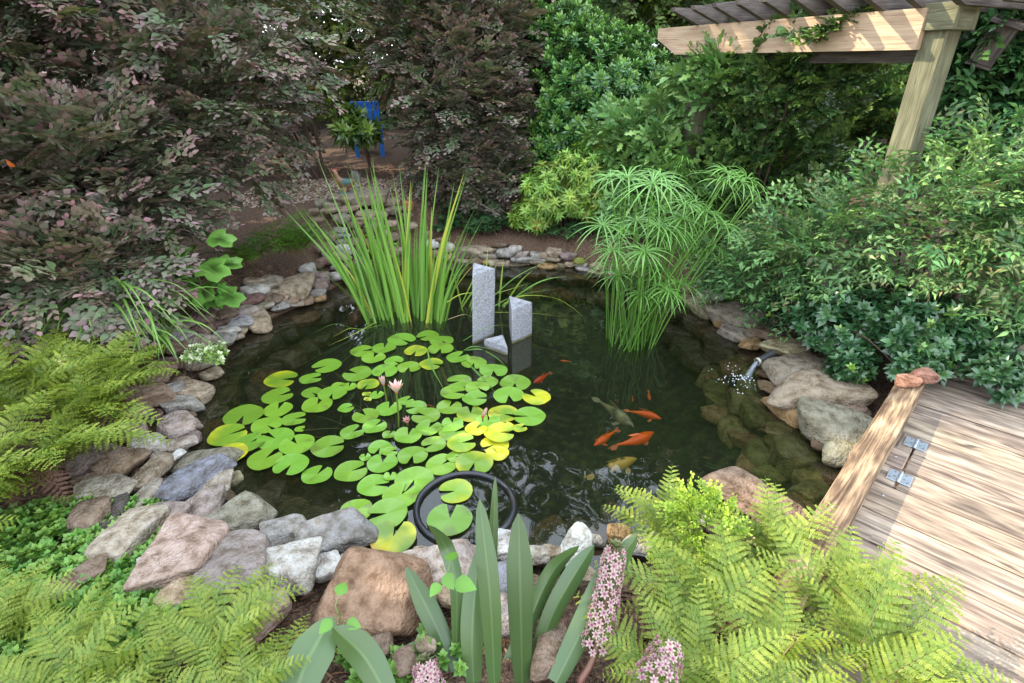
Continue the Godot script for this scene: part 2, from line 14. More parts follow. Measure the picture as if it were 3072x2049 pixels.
const STRAPS := [[0.062,[[-0.159,0.058,-0.95],[-0.215,0.182,-1.03],[-0.311,0.304,-1.14]]],[0.066,[[-0.106,0.091,-0.93],[-0.11,0.224,-1.0],[-0.091,0.407,-1.12]]],[0.055,[[-0.047,0.14,-0.9],[-0.057,0.37,-0.98],[-0.085,0.604,-1.1]]],[0.07,[[0.028,0.107,-0.92],[0.023,0.345,-1.0],[0.017,0.552,-1.1]]],[0.024,[[-0.052,0.224,-1.0],[-0.052,0.422,-1.08],[-0.045,0.625,-1.16]]],[0.042,[[-0.156,0.16,-1.0],[-0.156,0.329,-1.06],[-0.187,0.407,-1.12],[-0.224,0.509,-1.1]]],[0.05,[[-0.037,0.025,-0.97],[0.04,0.154,-1.05],[0.119,0.294,-1.13],[0.193,0.389,-1.14]]],[0.075,[[0.117,0.14,-0.9],[0.185,0.221,-0.98],[0.271,0.347,-1.07],[0.349,0.453,-1.12]]],[0.06,[[0.061,0.056,-0.98],[0.108,0.2,-1.04],[0.176,0.311,-1.1],[0.24,0.37,-1.16]]],[0.11,[[-0.545,0.195,-0.8],[-0.53,0.246,-0.88],[-0.485,0.287,-0.99]]],[0.085,[[-0.312,0.156,-0.84],[-0.381,0.246,-0.9],[-0.462,0.327,-0.93]]],[0.05,[[0.081,-0.024,-1.0],[0.015,0.043,-1.08],[-0.008,0.154,-1.15]]]]
const SPIKES := [[[0.181,0.14,-0.9],[0.228,0.214,-0.95],[0.281,0.445,-1.08]],[[0.314,0.243,-0.74],[0.32,0.296,-0.78],[0.396,0.318,-0.88]],[[-0.208,0.088,-0.86],[-0.219,0.152,-0.88],[-0.233,0.197,-0.92]],[[0.461,0.087,-1.05],[0.459,0.153,-1.06],[0.446,0.276,-1.14]]]
const ARCHES := [[0.016,0,[[-0.15,0.087,-3.75],[0.035,0.273,-3.7],[0.307,0.433,-3.65]]],[0.018,0,[[-0.073,0.029,-3.72],[0.164,0.255,-3.6],[0.335,0.341,-3.5],[0.471,0.339,-3.42]]],[0.016,1,[[-0.062,0.044,-3.74],[0.087,0.166,-3.6],[0.285,0.21,-3.45],[0.398,0.182,-3.35],[0.469,0.134,-3.3]]],[0.013,1,[[-0.145,0.037,-3.6],[0.086,0.078,-3.5],[0.402,0.106,-3.35]]],[0.012,1,[[-0.151,0.091,-3.8],[0.126,0.22,-3.7]]],[0.014,0,[[-0.073,0.028,-3.75],[0.089,0.157,-3.65],[0.312,0.233,-3.55]]],[0.016,0,[[-0.138,0.037,-3.7],[-0.071,0.099,-3.65],[-0.017,0.149,-3.6]]],[0.014,1,[[-0.41,0.282,-3.2],[-0.326,0.356,-3.14],[-0.24,0.386,-3.1],[-0.171,0.38,-3.07],[-0.102,0.349,-3.05]]],[0.008,2,[[-0.411,0.163,-3.2],[-0.304,0.224,-3.14],[-0.25,0.224,-3.1],[-0.225,0.195,-3.08]]],[0.01,0,[[-0.325,-0.021,-3.1],[-0.248,0.045,-3.05],[-0.152,0.068,-2.98],[-0.015,0.06,-2.9]]],[0.012,0,[[-0.301,-0.01,-3.1],[-0.199,0.053,-3.0],[-0.102,0.082,-2.85],[-0.031,0.096,-2.7]]],[0.007,0,[[-0.312,0.037,-3.15],[-0.178,0.142,-3.1],[-0.084,0.187,-3.06],[-0.008,0.198,-3.03]]],[0.017,0,[[-0.941,0.016,-3.55],[-1.196,0.23,-3.6],[-1.571,0.611,-3.7]]],[0.014,0,[[-0.959,0.023,-3.5],[-1.245,0.304,-3.55],[-1.638,0.718,-3.65]]],[0.015,0,[[-0.91,-0.01,-3.5],[-1.196,0.292,-3.5],[-1.465,0.516,-3.5]]],[0.015,1,[[-0.928,0.093,-3.6],[-1.075,0.341,-3.62],[-1.226,0.529,-3.6],[-1.288,0.58,-3.55],[-1.346,0.595,-3.5]]],[0.014,1,[[-0.953,0.069,-3.6],[-1.035,0.332,-3.6],[-1.042,0.566,-3.6]]],[0.013,0,[[-0.873,-0.01,-3.5],[-1.025,0.044,-3.3],[-1.133,0.13,-3.2],[-1.234,0.136,-3.05]]],[0.012,1,[[-0.951,0.076,-3.2],[-1.012,0.145,-3.1],[-1.078,0.157,-2.95]]],[0.012,1,[[-0.931,0.047,-3.4],[-1.018,0.093,-3.1],[-1.103,0.122,-2.9]]],[0.012,1,[[-0.58,0.62,-3.75],[-0.615,0.525,-3.74]]],[0.016,1,[[-0.47,0.093,-3.7],[-0.418,0.249,-3.72],[-0.322,0.437,-3.75]]],[0.016,0,[[-0.476,0.134,-3.7],[-0.349,0.311,-3.75],[-0.173,0.437,-3.8]]],[0.014,1,[[-0.451,0.126,-3.68],[-0.339,0.28,-3.7],[-0.239,0.384,-3.72]]],[0.014,0,[[-0.506,0.143,-3.7],[-0.387,0.265,-3.72],[-0.31,0.335,-3.75]]],[0.016,0,[[-1.09,-0.69,-3.0],[-1.049,-0.577,-2.9]]],[0.013,0,[[-0.512,0.066,-2.95],[-0.459,0.065,-2.75],[-0.363,0.069,-2.5]]],[0.015,0,[[-0.289,0.004,-2.95],[-0.187,0.015,-2.75],[-0.087,0.015,-2.55]]]]
const BLOOMS := [[[-0.559,0.21,-2.26],[-0.676,0.121,-2.476],[-0.525,0.02,-2.276],[-0.147,0.045,-2.292]],[[-0.575,-0.0,-2.26],[-0.674,-0.0,-2.483],[-0.533,0.0,-2.273],[-0.159,0.0,-2.292]]]


var rng := RandomNumberGenerator.new()
var noise := FastNoiseLite.new()
var names := {}
var M := {}
var ico := {}

class MB:
	var v := PackedVector3Array()
	var c := PackedColorArray()
	var uv := PackedVector2Array()
	var ix := PackedInt32Array()
	func add(p: Vector3, col := Color.WHITE, u := Vector2.ZERO) -> int:
		v.append(p); c.append(col); uv.append(u)
		return v.size() - 1
	func tri(a: int, b: int, d: int) -> void:
		ix.append(a); ix.append(b); ix.append(d)
	func quad(a: int, b: int, d: int, e: int) -> void:
		tri(a, b, d); tri(a, d, e)
	func flat_quad(a: Vector3, b: Vector3, d: Vector3, e: Vector3, col := Color.WHITE, ua := Vector2.ZERO, ub := Vector2.RIGHT, ud := Vector2.ONE, ue := Vector2.DOWN) -> void:
		quad(add(a, col, ua), add(b, col, ub), add(d, col, ud), add(e, col, ue))
	func mesh(mat: Material) -> ArrayMesh:
		var n := PackedVector3Array()
		n.resize(v.size())
		for i in range(0, ix.size(), 3):
			var a := ix[i]; var b := ix[i + 1]; var d := ix[i + 2]
			var f := (v[d] - v[a]).cross(v[b] - v[a])
			n[a] += f; n[b] += f; n[d] += f
		for i in n.size():
			n[i] = n[i].normalized() if n[i].length_squared() > 1e-20 else Vector3.UP
		var arr := []
		arr.resize(Mesh.ARRAY_MAX)
		arr[Mesh.ARRAY_VERTEX] = v; arr[Mesh.ARRAY_NORMAL] = n; arr[Mesh.ARRAY_COLOR] = c
		arr[Mesh.ARRAY_TEX_UV] = uv; arr[Mesh.ARRAY_INDEX] = ix
		var m := ArrayMesh.new()
		m.add_surface_from_arrays(Mesh.PRIMITIVE_TRIANGLES, arr)
		m.surface_set_material(0, mat)
		return m
	# a round bar through points, radius per point
	func tube(pts: Array, rad: Array, sides: int, col: Color, closed := true, col2 = null) -> void:
		var rows := []
		var up := Vector3(0.31, 0.87, 0.38)
		for i in pts.size():
			var t: Vector3 = (pts[mini(i + 1, pts.size() - 1)] - pts[maxi(i - 1, 0)]).normalized()
			var x := t.cross(up)
			if x.length() < 0.05: x = t.cross(Vector3(1, 0.1, 0))
			x = x.normalized()
			var y := x.cross(t).normalized()
			up = y
			var row := []
			var cc: Color = col if col2 == null else col.lerp(col2, float(i) / (pts.size() - 1))
			for s in sides:
				var a := TAU * s / sides
				row.append(add(pts[i] + (x * cos(a) + y * sin(a)) * rad[i], cc, Vector2(float(s) / sides, float(i) / pts.size())))
			rows.append(row)
		for i in pts.size() - 1:
			for s in sides:
				var s2 := (s + 1) % sides
				quad(rows[i][s], rows[i][s2], rows[i + 1][s2], rows[i + 1][s])
		if closed:
			var a0 := add(pts[0], col); var a1 := add(pts[-1], col if col2 == null else col2)
			for s in sides:
				tri(a0, rows[0][(s + 1) % sides], rows[0][s])
				tri(a1, rows[-1][s], rows[-1][(s + 1) % sides])
	# a leaf growing along the frame's y, facing its z
	func leaf(t: Transform3D, l: float, w: float, prof: Array, fold: float, curl: float, col: Color, col2: Color, rib := 0.0) -> void:
		var n := prof.size() - 1
		var prev := []
		for k in n + 1:
			var s := float(k) / n
			var hw: float = w * 0.5 * prof[k]
			var z := -curl * l * s * s
			var cc := col.lerp(col2, s)
			var m := add(t * Vector3(0, l * s, z), cc.lerp(Color(cc.r * 1.25, cc.g * 1.2, cc.b * 1.1), rib))
			if hw < 1e-5:
				if k > 0:
					tri(prev[0], m, prev[1]); tri(prev[1], m, prev[2])
				prev = [m, m, m]
			else:
				var row := [add(t * Vector3(-hw, l * s, z + fold * hw), cc), m, add(t * Vector3(hw, l * s, z + fold * hw), cc)]
				if k > 0:
					quad(prev[0], row[0], row[1], prev[1]); quad(prev[1], row[1], row[2], prev[2])
				prev = row
	# a long strap through points, width across given directions
	func strap(pts: Array, wid: Array, across: Array, fold: float, col: Color, col2: Color, rib: Color) -> void:
		var prev := []
		for i in pts.size():
			var t: Vector3 = (pts[mini(i + 1, pts.size() - 1)] - pts[maxi(i - 1, 0)]).normalized()
			var x: Vector3 = (across[i] - t * across[i].dot(t)).normalized()
			var nn := t.cross(x).normalized()
			var s := float(i) / (pts.size() - 1)
			var cc := col.lerp(col2, s)
			var hw: float = wid[i] * 0.5
			var row := []
			for e in [-1.0, -0.93, -0.5, -0.13, -0.04, 0.04, 0.13, 0.5, 0.93, 1.0]:
				row.append(add(pts[i] + x * hw * e + nn * fold * hw * pow(absf(e), 1.4), cc * (rib if absf(e) < 0.1 else (Color(0.92, 0.94, 0.92) if absf(e) < 0.2 or absf(e) > 0.95 else Color.WHITE))))
			if i > 0:
				for k in 9: quad(prev[k], row[k], row[k + 1], prev[k + 1])
			prev = row
	func box(t: Transform3D, s: Vector3, bev := 0.0, col := Color.WHITE, uvs := 1.0) -> void:
		var h := s * 0.5
		for ax in 3:
			for sg in [-1.0, 1.0]:
				var a1 := (ax + 1) % 3; var a2 := (ax + 2) % 3
				var p := []
				for q in [[-1, -1], [1, -1], [1, 1], [-1, 1]]:
					var e := Vector3.ZERO
					e[ax] = h[ax] * sg; e[a1] = (h[a1] - bev) * q[0]; e[a2] = (h[a2] - bev) * q[1]
					p.append(e)
				if sg < 0: p.reverse()
				p.reverse()
				var u := []
				for e in p:
					var long := 0 if s.x >= s.y and s.x >= s.z else (1 if s.y >= s.z else 2)
					var other := a1 if a1 != long else a2
					var lo: float = e[long] if ax != long else e[a1]
					var sh: float = e[other] if ax != long else e[a2]
					u.append(Vector2(lo, sh + 0.37 * ax + 0.11 * sg) * uvs)
				flat_quad(t * p[0], t * p[1], t * p[2], t * p[3], col, u[0], u[1], u[2], u[3])
		if bev <= 0: return
		for ax in 3:
			var a1 := (ax + 1) % 3; var a2 := (ax + 2) % 3
			for q in [[-1, -1], [1, -1], [1, 1], [-1, 1]]:
				var e0 := Vector3.ZERO; var e1 := Vector3.ZERO
				e0[a1] = h[a1] * q[0]; e0[a2] = (h[a2] - bev) * q[1]
				e1[a1] = (h[a1] - bev) * q[0]; e1[a2] = h[a2] * q[1]
				var lo := Vector3.ZERO; lo[ax] = h[ax] - bev
				var pp := [t * (e0 - lo), t * (e1 - lo), t * (e1 + lo), t * (e0 + lo)]
				if q[0] * q[1] > 0: pp.reverse()
				var k: float = (h[ax] - bev) * uvs
				var uu := [Vector2(-k, 0), Vector2(-k, 0.01), Vector2(k, 0.01), Vector2(k, 0)]
				if q[0] * q[1] > 0: uu.reverse()
				flat_quad(pp[0], pp[1], pp[2], pp[3], col, uu[0], uu[1], uu[2], uu[3])
		for sx in [-1, 1]:
			for sy in [-1, 1]:
				for sz in [-1, 1]:
					var a := add(t * Vector3(h.x * sx, (h.y - bev) * sy, (h.z - bev) * sz), col)
					var b := add(t * Vector3((h.x - bev) * sx, h.y * sy, (h.z - bev) * sz), col)
					var d := add(t * Vector3((h.x - bev) * sx, (h.y - bev) * sy, h.z * sz), col)
					if sx * sy * sz > 0: tri(a, d, b)
					else: tri(a, b, d)

# ---- naming and grouping -------------------------------------------------------------------------------
func numbered(called: String) -> String:
	names[called] = names.get(called, -1) + 1
	return called if names[called] == 0 else "%s_%03d" % [called, names[called]]

func thing(called: String, label: String, category: String, at := Vector3.ZERO, turn := 0.0, group := "") -> Node3D:
	var o := Node3D.new()
	o.name = numbered(called)
	add_child(o)
	o.position = at; o.rotation.y = turn
	tag(o, label, category, group)
	return o

func tag(o: Node, label: String, category: String, group := "") -> void:
	o.set_meta("label", label); o.set_meta("category", category)
	if group: o.set_meta("group", group)

func part(called: String, mesh: Mesh, parent: Node, t := Transform3D.IDENTITY, mat: Material = null) -> MeshInstance3D:
	var o := MeshInstance3D.new()
	o.name = called
	o.mesh = mesh
	if mat: o.material_override = mat
	parent.add_child(o, true)
	o.transform = t
	return o

func solo(called: String, mesh: Mesh, label: String, category: String, t := Transform3D.IDENTITY, group := "") -> MeshInstance3D:
	var o := part(numbered(called), mesh, self, t)
	tag(o, label, category, group)
	return o

func struct(called: String, mesh: Mesh) -> MeshInstance3D:
	var o := part(called, mesh, self)
	o.set_meta("kind", "structure")
	return o

func scatter(called: String, parent: Node, mesh: Mesh, where: Array, tints: Array) -> MultiMeshInstance3D:
	var mm := MultiMesh.new()
	mm.transform_format = MultiMesh.TRANSFORM_3D
	mm.use_colors = true
	mm.mesh = mesh
	mm.instance_count = where.size()
	for i in where.size():
		mm.set_instance_transform(i, where[i])
		mm.set_instance_color(i, tints[i])
	var o := MultiMeshInstance3D.new()
	o.name = called
	o.multimesh = mm
	o.set_meta("kind", "stuff")
	parent.add_child(o, true)
	return o

# ---- small maths ---------------------------------------------------------------------------------------
func rf(a: float, b: float) -> float:
	return rng.randf_range(a, b)

func rdir() -> Vector3:
	var z := rf(-1, 1); var a := rf(0, TAU); var r := sqrt(1 - z * z)
	return Vector3(r * cos(a), z, r * sin(a))

func frame(dir: Vector3, hint: Vector3) -> Basis:
	var y := dir.normalized()
	var z := hint - y * hint.dot(y)
	if z.length() < 0.02: z = Vector3(0.6, 0.2, 0.7) - y * Vector3(0.6, 0.2, 0.7).dot(y)
	z = z.normalized()
	return Basis(y.cross(z), y, z)

func lin(r: float, g: float, b: float) -> Color:
	return Color(r, g, b).linear_to_srgb()

func edge_distance(x: float, z: float) -> float:
	var best := 1e9
	var inside := false
	var n := EDGE.size()
	for i in n:
		var ax: float = EDGE[i][0]; var az: float = EDGE[i][1]
		var bx: float = EDGE[(i + 1) % n][0]; var bz: float = EDGE[(i + 1) % n][1]
		var ex := bx - ax; var ez := bz - az
		var t := clampf(((x - ax) * ex + (z - az) * ez) / (ex * ex + ez * ez), 0, 1)
		var dx := x - ax - ex * t; var dz := z - az - ez * t
		best = minf(best, dx * dx + dz * dz)
		if (az <= z) != (bz <= z) and x < ax + (z - az) / (bz - az) * ex: inside = not inside
	return -sqrt(best) if inside else sqrt(best)

func bank(x: float, z: float, d: float) -> float:
	if d < 0: return d * 0.9
	var wt := 0.0; var m := 0.0; var top := 0.0
	for a in ANCHORS:
		var w := 1.0 / pow((x - a[0]) * (x - a[0]) + (z - a[1]) * (z - a[1]) + 0.02, 2.0)
		wt += w; m += w * a[2]; top += w * a[3]
	m /= wt; top /= wt
	return top * (1 - exp(-d * m / top))

func ground_y(x: float, z: float) -> float:
	var d := edge_distance(x, z)
	var y := maxf(bank(x, z, d), -0.62) - 0.045
	if d > 0: y += 0.02 * noise.get_noise_2d(x * 30, z * 30) * minf(d * 4, 1)
	y += 0.05 * clampf(-5.2 - z, 0, 5) * clampf(d, 0, 1)
	return y

# ---- textures and materials ----------------------------------------------------------------------------
func picture(w: int, h: int, f: Callable) -> ImageTexture:
	var im := Image.create(w, h, false, Image.FORMAT_RGB8)
	for y in h:
		for x in w:
			im.set_pixel(x, y, f.call(x, y))
	return ImageTexture.create_from_image(im)

func grey_noise(freq: float, oct: int, seed_: int, size := 512, type := FastNoiseLite.TYPE_SIMPLEX_SMOOTH, lo := 0.0, hi := 1.0, normalize := true) -> NoiseTexture2D:
	var n := FastNoiseLite.new()
	n.noise_type = type; n.seed = seed_; n.frequency = freq; n.fractal_octaves = oct
	var t := NoiseTexture2D.new()
	t.width = size; t.height = size; t.seamless = true; t.noise = n; t.normalize = normalize
	var g := Gradient.new()
	g.set_color(0, Color(lo, lo, lo)); g.set_color(1, Color(hi, hi, hi))
	t.color_ramp = g
	return t

func leafy(called: String, rough: float, through: float, spec := 0.5) -> StandardMaterial3D:
	var m := StandardMaterial3D.new()
	m.resource_name = called
	m.vertex_color_use_as_albedo = true
	m.roughness = rough
	m.metallic_specular = spec
	if through > 0:
		m.backlight_enabled = true
		m.backlight = lin(through * 0.85, through, through * 0.35)
	M[called] = m
	return m

func plain(called: String, col: Color, rough: float, metal := 0.0) -> StandardMaterial3D:
	var m := StandardMaterial3D.new()
	m.resource_name = called
	m.albedo_color = col.linear_to_srgb()
	m.vertex_color_use_as_albedo = true
	m.roughness = rough; m.metallic = metal
	M[called] = m
	return m

func make_materials() -> void:
	leafy("matt_leaf", 0.5, 0.34)
	leafy("loropetalum_leaf", 0.48, 0.38, 0.42)
	leafy("glossy_leaf", 0.27, 0.2, 0.55)
	leafy("fern_leaf", 0.5, 0.5, 0.45)
	leafy("blade_leaf", 0.34, 0.34)
	leafy("pad_leaf", 0.36, 0.12, 0.55)
	leafy("thick_leaf", 0.33, 0.06, 0.5)
	leafy("petal", 0.5, 0.5)
	leafy("bark", 0.9, 0.0, 0.2)
	plain("paint_free", Color(1, 1, 1), 0.8)
	# stone: grain and blotches over the stone's own colour
	var rock_color := grey_noise(0.007, 8, 11, 1024, FastNoiseLite.TYPE_SIMPLEX_SMOOTH, 0.5, 1.0)
	rock_color.noise.fractal_gain = 0.62
	var g := Gradient.new()
	g.offsets = PackedFloat32Array([0.0, 0.3, 0.48, 0.7, 1.0])
	g.colors = PackedColorArray([Color(0.42, 0.39, 0.34), Color(0.72, 0.68, 0.62), Color(0.86, 0.84, 0.8), Color(0.95, 0.94, 0.92), Color(1, 1, 1)])
	rock_color.color_ramp = g
	var rock_bump := grey_noise(0.03, 7, 5, 1024)
	var rm := StandardMaterial3D.new()
	rm.resource_name = "fieldstone"
	rm.vertex_color_use_as_albedo = true
	rm.albedo_texture = rock_color
	rm.uv1_triplanar = true; rm.uv1_world_triplanar = true; rm.uv1_scale = Vector3(1.9, 1.9, 1.9)
	rm.roughness = 0.85; rm.metallic_specular = 0.35
	rm.heightmap_enabled = true; rm.heightmap_texture = rock_bump; rm.heightmap_scale = 1.2
	M.rock = rm
	var wr: StandardMaterial3D = rm.duplicate()
	wr.resource_name = "wet_stone"; wr.roughness = 0.25; wr.metallic_specular = 0.5
	M.wet_rock = wr
	# granite: bright flecks and pits
	var speck := FastNoiseLite.new(); speck.noise_type = FastNoiseLite.TYPE_CELLULAR; speck.frequency = 0.075; speck.cellular_return_type = FastNoiseLite.RETURN_CELL_VALUE; speck.seed = 3
	var st := NoiseTexture2D.new(); st.width = 512; st.height = 512; st.seamless = true; st.noise = speck
	var sg := Gradient.new()
	sg.offsets = PackedFloat32Array([0.0, 0.2, 0.55, 1.0])
	sg.colors = PackedColorArray([Color(0.3, 0.3, 0.31), Color(0.62, 0.62, 0.63), Color(0.82, 0.82, 0.83), Color(1, 1, 1)])
	st.color_ramp = sg
	var gm := StandardMaterial3D.new()
	gm.resource_name = "granite"
	gm.vertex_color_use_as_albedo = true
	gm.albedo_texture = st
	gm.uv1_triplanar = true; gm.uv1_scale = Vector3(3.2, 3.2, 3.2)
	gm.roughness = 0.75
	gm.heightmap_enabled = true; gm.heightmap_texture = grey_noise(0.12, 3, 9); gm.heightmap_scale = 0.35
	M.granite = gm
	# earth with wood mulch
	var em := StandardMaterial3D.new()
	em.resource_name = "mulch_ground"
	var eg := Gradient.new()
	eg.offsets = PackedFloat32Array([0.0, 0.4, 0.6, 1.0])
	eg.colors = PackedColorArray([lin(0.035, 0.02, 0.012), lin(0.085, 0.045, 0.026), lin(0.14, 0.08, 0.045), lin(0.24, 0.16, 0.1)])
	var et := grey_noise(0.05, 5, 21); et.color_ramp = eg
	em.albedo_texture = et
	em.uv1_triplanar = true; em.uv1_world_triplanar = true; em.uv1_scale = Vector3(1.7, 1.7, 1.7)
	em.roughness = 0.95
	em.heightmap_enabled = true; em.heightmap_texture = grey_noise(0.08, 5, 22); em.heightmap_scale = 2.5
	M.earth = em
	# pond lining grown over with algae
	var bm := StandardMaterial3D.new()
	bm.resource_name = "algae_lining"
	var bg := Gradient.new()
	bg.offsets = PackedFloat32Array([0.0, 0.45, 0.7, 1.0])
	bg.colors = PackedColorArray([lin(0.004, 0.006, 0.002), lin(0.011, 0.016, 0.004), lin(0.035, 0.05, 0.01), lin(0.1, 0.11, 0.02)])
	var bt := grey_noise(0.018, 5, 31); bt.color_ramp = bg
	bm.albedo_texture = bt
	bm.uv1_triplanar = true; bm.uv1_world_triplanar = true; bm.uv1_scale = Vector3(0.9, 0.9, 0.9)
	bm.roughness = 0.8
	M.lining = bm
	# water
	var wm := StandardMaterial3D.new()
	wm.resource_name = "pond_water"
	wm.transparency = BaseMaterial3D.TRANSPARENCY_ALPHA
	wm.albedo_color = Color(lin(0.008, 0.01, 0.0035), 0.52)
	wm.roughness = 0.02
	wm.metallic_specular = 0.5
	M.water = wm
	# timber
	for k in 4:
		M["deck_%d" % k] = timber("weathered_deck", 40 + k * 7, [lin(0.065, 0.048, 0.037), lin(0.18, 0.138, 0.105), lin(0.31, 0.24, 0.175), lin(0.43, 0.37, 0.3)], k)
	M.rail = timber("cracked_timber", 77, [lin(0.045, 0.028, 0.018), lin(0.13, 0.085, 0.052), lin(0.3, 0.21, 0.125), lin(0.48, 0.37, 0.24)], 5)
	M.beam = timber("pale_pine", 81, [lin(0.3, 0.2, 0.13), lin(0.42, 0.29, 0.19), lin(0.5, 0.36, 0.24), lin(0.56, 0.42, 0.3)], 6)
	M.post = timber("algae_post", 91, [lin(0.075, 0.07, 0.042), lin(0.125, 0.12, 0.072), lin(0.17, 0.165, 0.1), lin(0.23, 0.225, 0.14)], 7)
	M.rafter = timber("dark_grey_timber", 93, [lin(0.06, 0.05, 0.045), lin(0.11, 0.09, 0.08), lin(0.16, 0.135, 0.12), lin(0.2, 0.18, 0.165)], 8)
	var steel := plain("galvanised", Color(0.5, 0.55, 0.62), 0.42, 0.75)
	steel.roughness_texture = grey_noise(0.03, 4, 55, 256, FastNoiseLite.TYPE_SIMPLEX_SMOOTH, 0.6, 1.0)
	plain("black_plastic", Color(0.012, 0.012, 0.014), 0.3)
	plain("rubber_lining", Color(0.012, 0.013, 0.018), 0.5)
	plain("koi_skin", Color(1, 1, 1), 0.3)
	plain("ceramic", Color(1, 1, 1), 0.45)
	plain("blue_paint", Color(0.01, 0.12, 0.42), 0.5)

func timber(called: String, seed_: int, cols: Array, k: int) -> StandardMaterial3D:
	var a := FastNoiseLite.new(); a.seed = seed_; a.frequency = 0.011; a.fractal_octaves = 3
	var b := FastNoiseLite.new(); b.seed = seed_ + 1; b.frequency = 0.03; b.fractal_octaves = 3
	var d := FastNoiseLite.new(); d.seed = seed_ + 2; d.frequency = 0.012; d.fractal_octaves = 4
	var g := Gradient.new()
	g.offsets = PackedFloat32Array([0.0, 0.35, 0.65, 1.0]); g.colors = PackedColorArray(cols)
	var w := 400; var h := 200
	var bump := Image.create(w, h, false, Image.FORMAT_RGB8)
	var im := Image.create(w, h, false, Image.FORMAT_RGB8)
	var knots := []
	for i in 2: knots.append(Vector2(60 + fposmod(seed_ * 37.0 + i * 180.0, 300.0), 30 + fposmod(seed_ * 53.0 + i * 97.0, 140.0)))
	for y in h:
		for x in w:
			var yy := float(y)
			var near := 0.0
			for q in knots:
				var e := Vector2((x - q.x) * 0.35, y - q.y)
				var r := e.length()
				yy += 26.0 * exp(-r * r / 500.0) * signf(e.y) * minf(1.0, absf(e.y) / 3.0)
				near = maxf(near, exp(-r * r / 18.0))
			var ax_ := TAU * x / w
			var qx := cos(ax_) * w / TAU; var qz := sin(ax_) * w / TAU
			var fib := 0.5 + 0.5 * b.get_noise_3d(qx * 0.12, yy * 6.0, qz * 0.12)
			var ring := 0.5 + 0.5 * sin(yy * 0.4 + 9.0 * a.get_noise_3d(qx * 0.5, yy * 1.2, qz * 0.5))
			var blot := 0.5 + 0.5 * d.get_noise_3d(qx * 1.1, y * 2.2, qz * 1.1)
			var ridge := absf(b.get_noise_3d(qx * 0.05 + 70, yy * 0.8 + 20, qz * 0.05))
			var crack := (1.0 - smoothstep(0.008, 0.03, ridge)) * smoothstep(-0.1, 0.25, a.get_noise_3d(qx * 0.8 + 40, yy * 2.0, qz * 0.8))
			crack = maxf(crack, 0.7 * smoothstep(0.30, 0.42, b.get_noise_3d(qx * 0.06 + 300, yy * 2.0 + 90, qz * 0.06)))
			var s := clampf(0.42 * fib + 0.12 * ring + 1.0 * blot - 0.27, 0, 1)
			s = lerpf(s, 0.02, crack * 0.85)
			s = lerpf(s, 0.05, near)
			im.set_pixel(x, y, g.sample(s))
			var bb := clampf(0.5 * fib + 0.3 * ring + 0.2 - crack * 0.6, 0, 1)
			bump.set_pixel(x, y, Color(bb, bb, bb))
	var m := StandardMaterial3D.new()
	m.resource_name = called
	m.albedo_texture = ImageTexture.create_from_image(im)
	m.heightmap_enabled = true; m.heightmap_texture = ImageTexture.create_from_image(bump); m.heightmap_scale = 0.25
	m.uv1_scale = Vector3(0.85, 3.4, 1)
	m.roughness = 0.8; m.metallic_specular = 0.3
	m.vertex_color_use_as_albedo = true
	return m

# ---- stones --------------------------------------------------------------------------------------------
func sphere(level: int) -> Array:
	if ico.has(level): return ico[level]
	var t := (1.0 + sqrt(5.0)) / 2.0
	var v := []
	for q in [[-1, t, 0], [1, t, 0], [-1, -t, 0], [1, -t, 0], [0, -1, t], [0, 1, t], [0, -1, -t], [0, 1, -t], [t, 0, -1], [t, 0, 1], [-t, 0, -1], [-t, 0, 1]]:
		v.append(Vector3(q[0], q[1], q[2]).normalized())
	var f := [[0, 11, 5], [0, 5, 1], [0, 1, 7], [0, 7, 10], [0, 10, 11], [1, 5, 9], [5, 11, 4], [11, 10, 2], [10, 7, 6], [7, 1, 8], [3, 9, 4], [3, 4, 2], [3, 2, 6], [3, 6, 8], [3, 8, 9], [4, 9, 5], [2, 4, 11], [6, 2, 10], [8, 6, 7], [9, 8, 1]]
	for l in level:
		var mid := {}
		var nf := []
		for q in f:
			var m := []
			for k in 3:
				var a: int = q[k]; var b: int = q[(k + 1) % 3]
				var key := mini(a, b) * 100000 + maxi(a, b)
				if not mid.has(key):
					v.append(((v[a] + v[b]) * 0.5).normalized())
					mid[key] = v.size() - 1
				m.append(mid[key])
			nf.append([q[0], m[0], m[2]]); nf.append([q[1], m[1], m[0]]); nf.append([q[2], m[2], m[1]]); nf.append([m[0], m[1], m[2]])
		f = nf
	for q in f:
		if (v[q[2]] - v[q[0]]).cross(v[q[1]] - v[q[0]]).dot(v[q[0]]) < 0:
			var s = q[1]; q[1] = q[2]; q[2] = s
	ico[level] = [v, f]
	return ico[level]

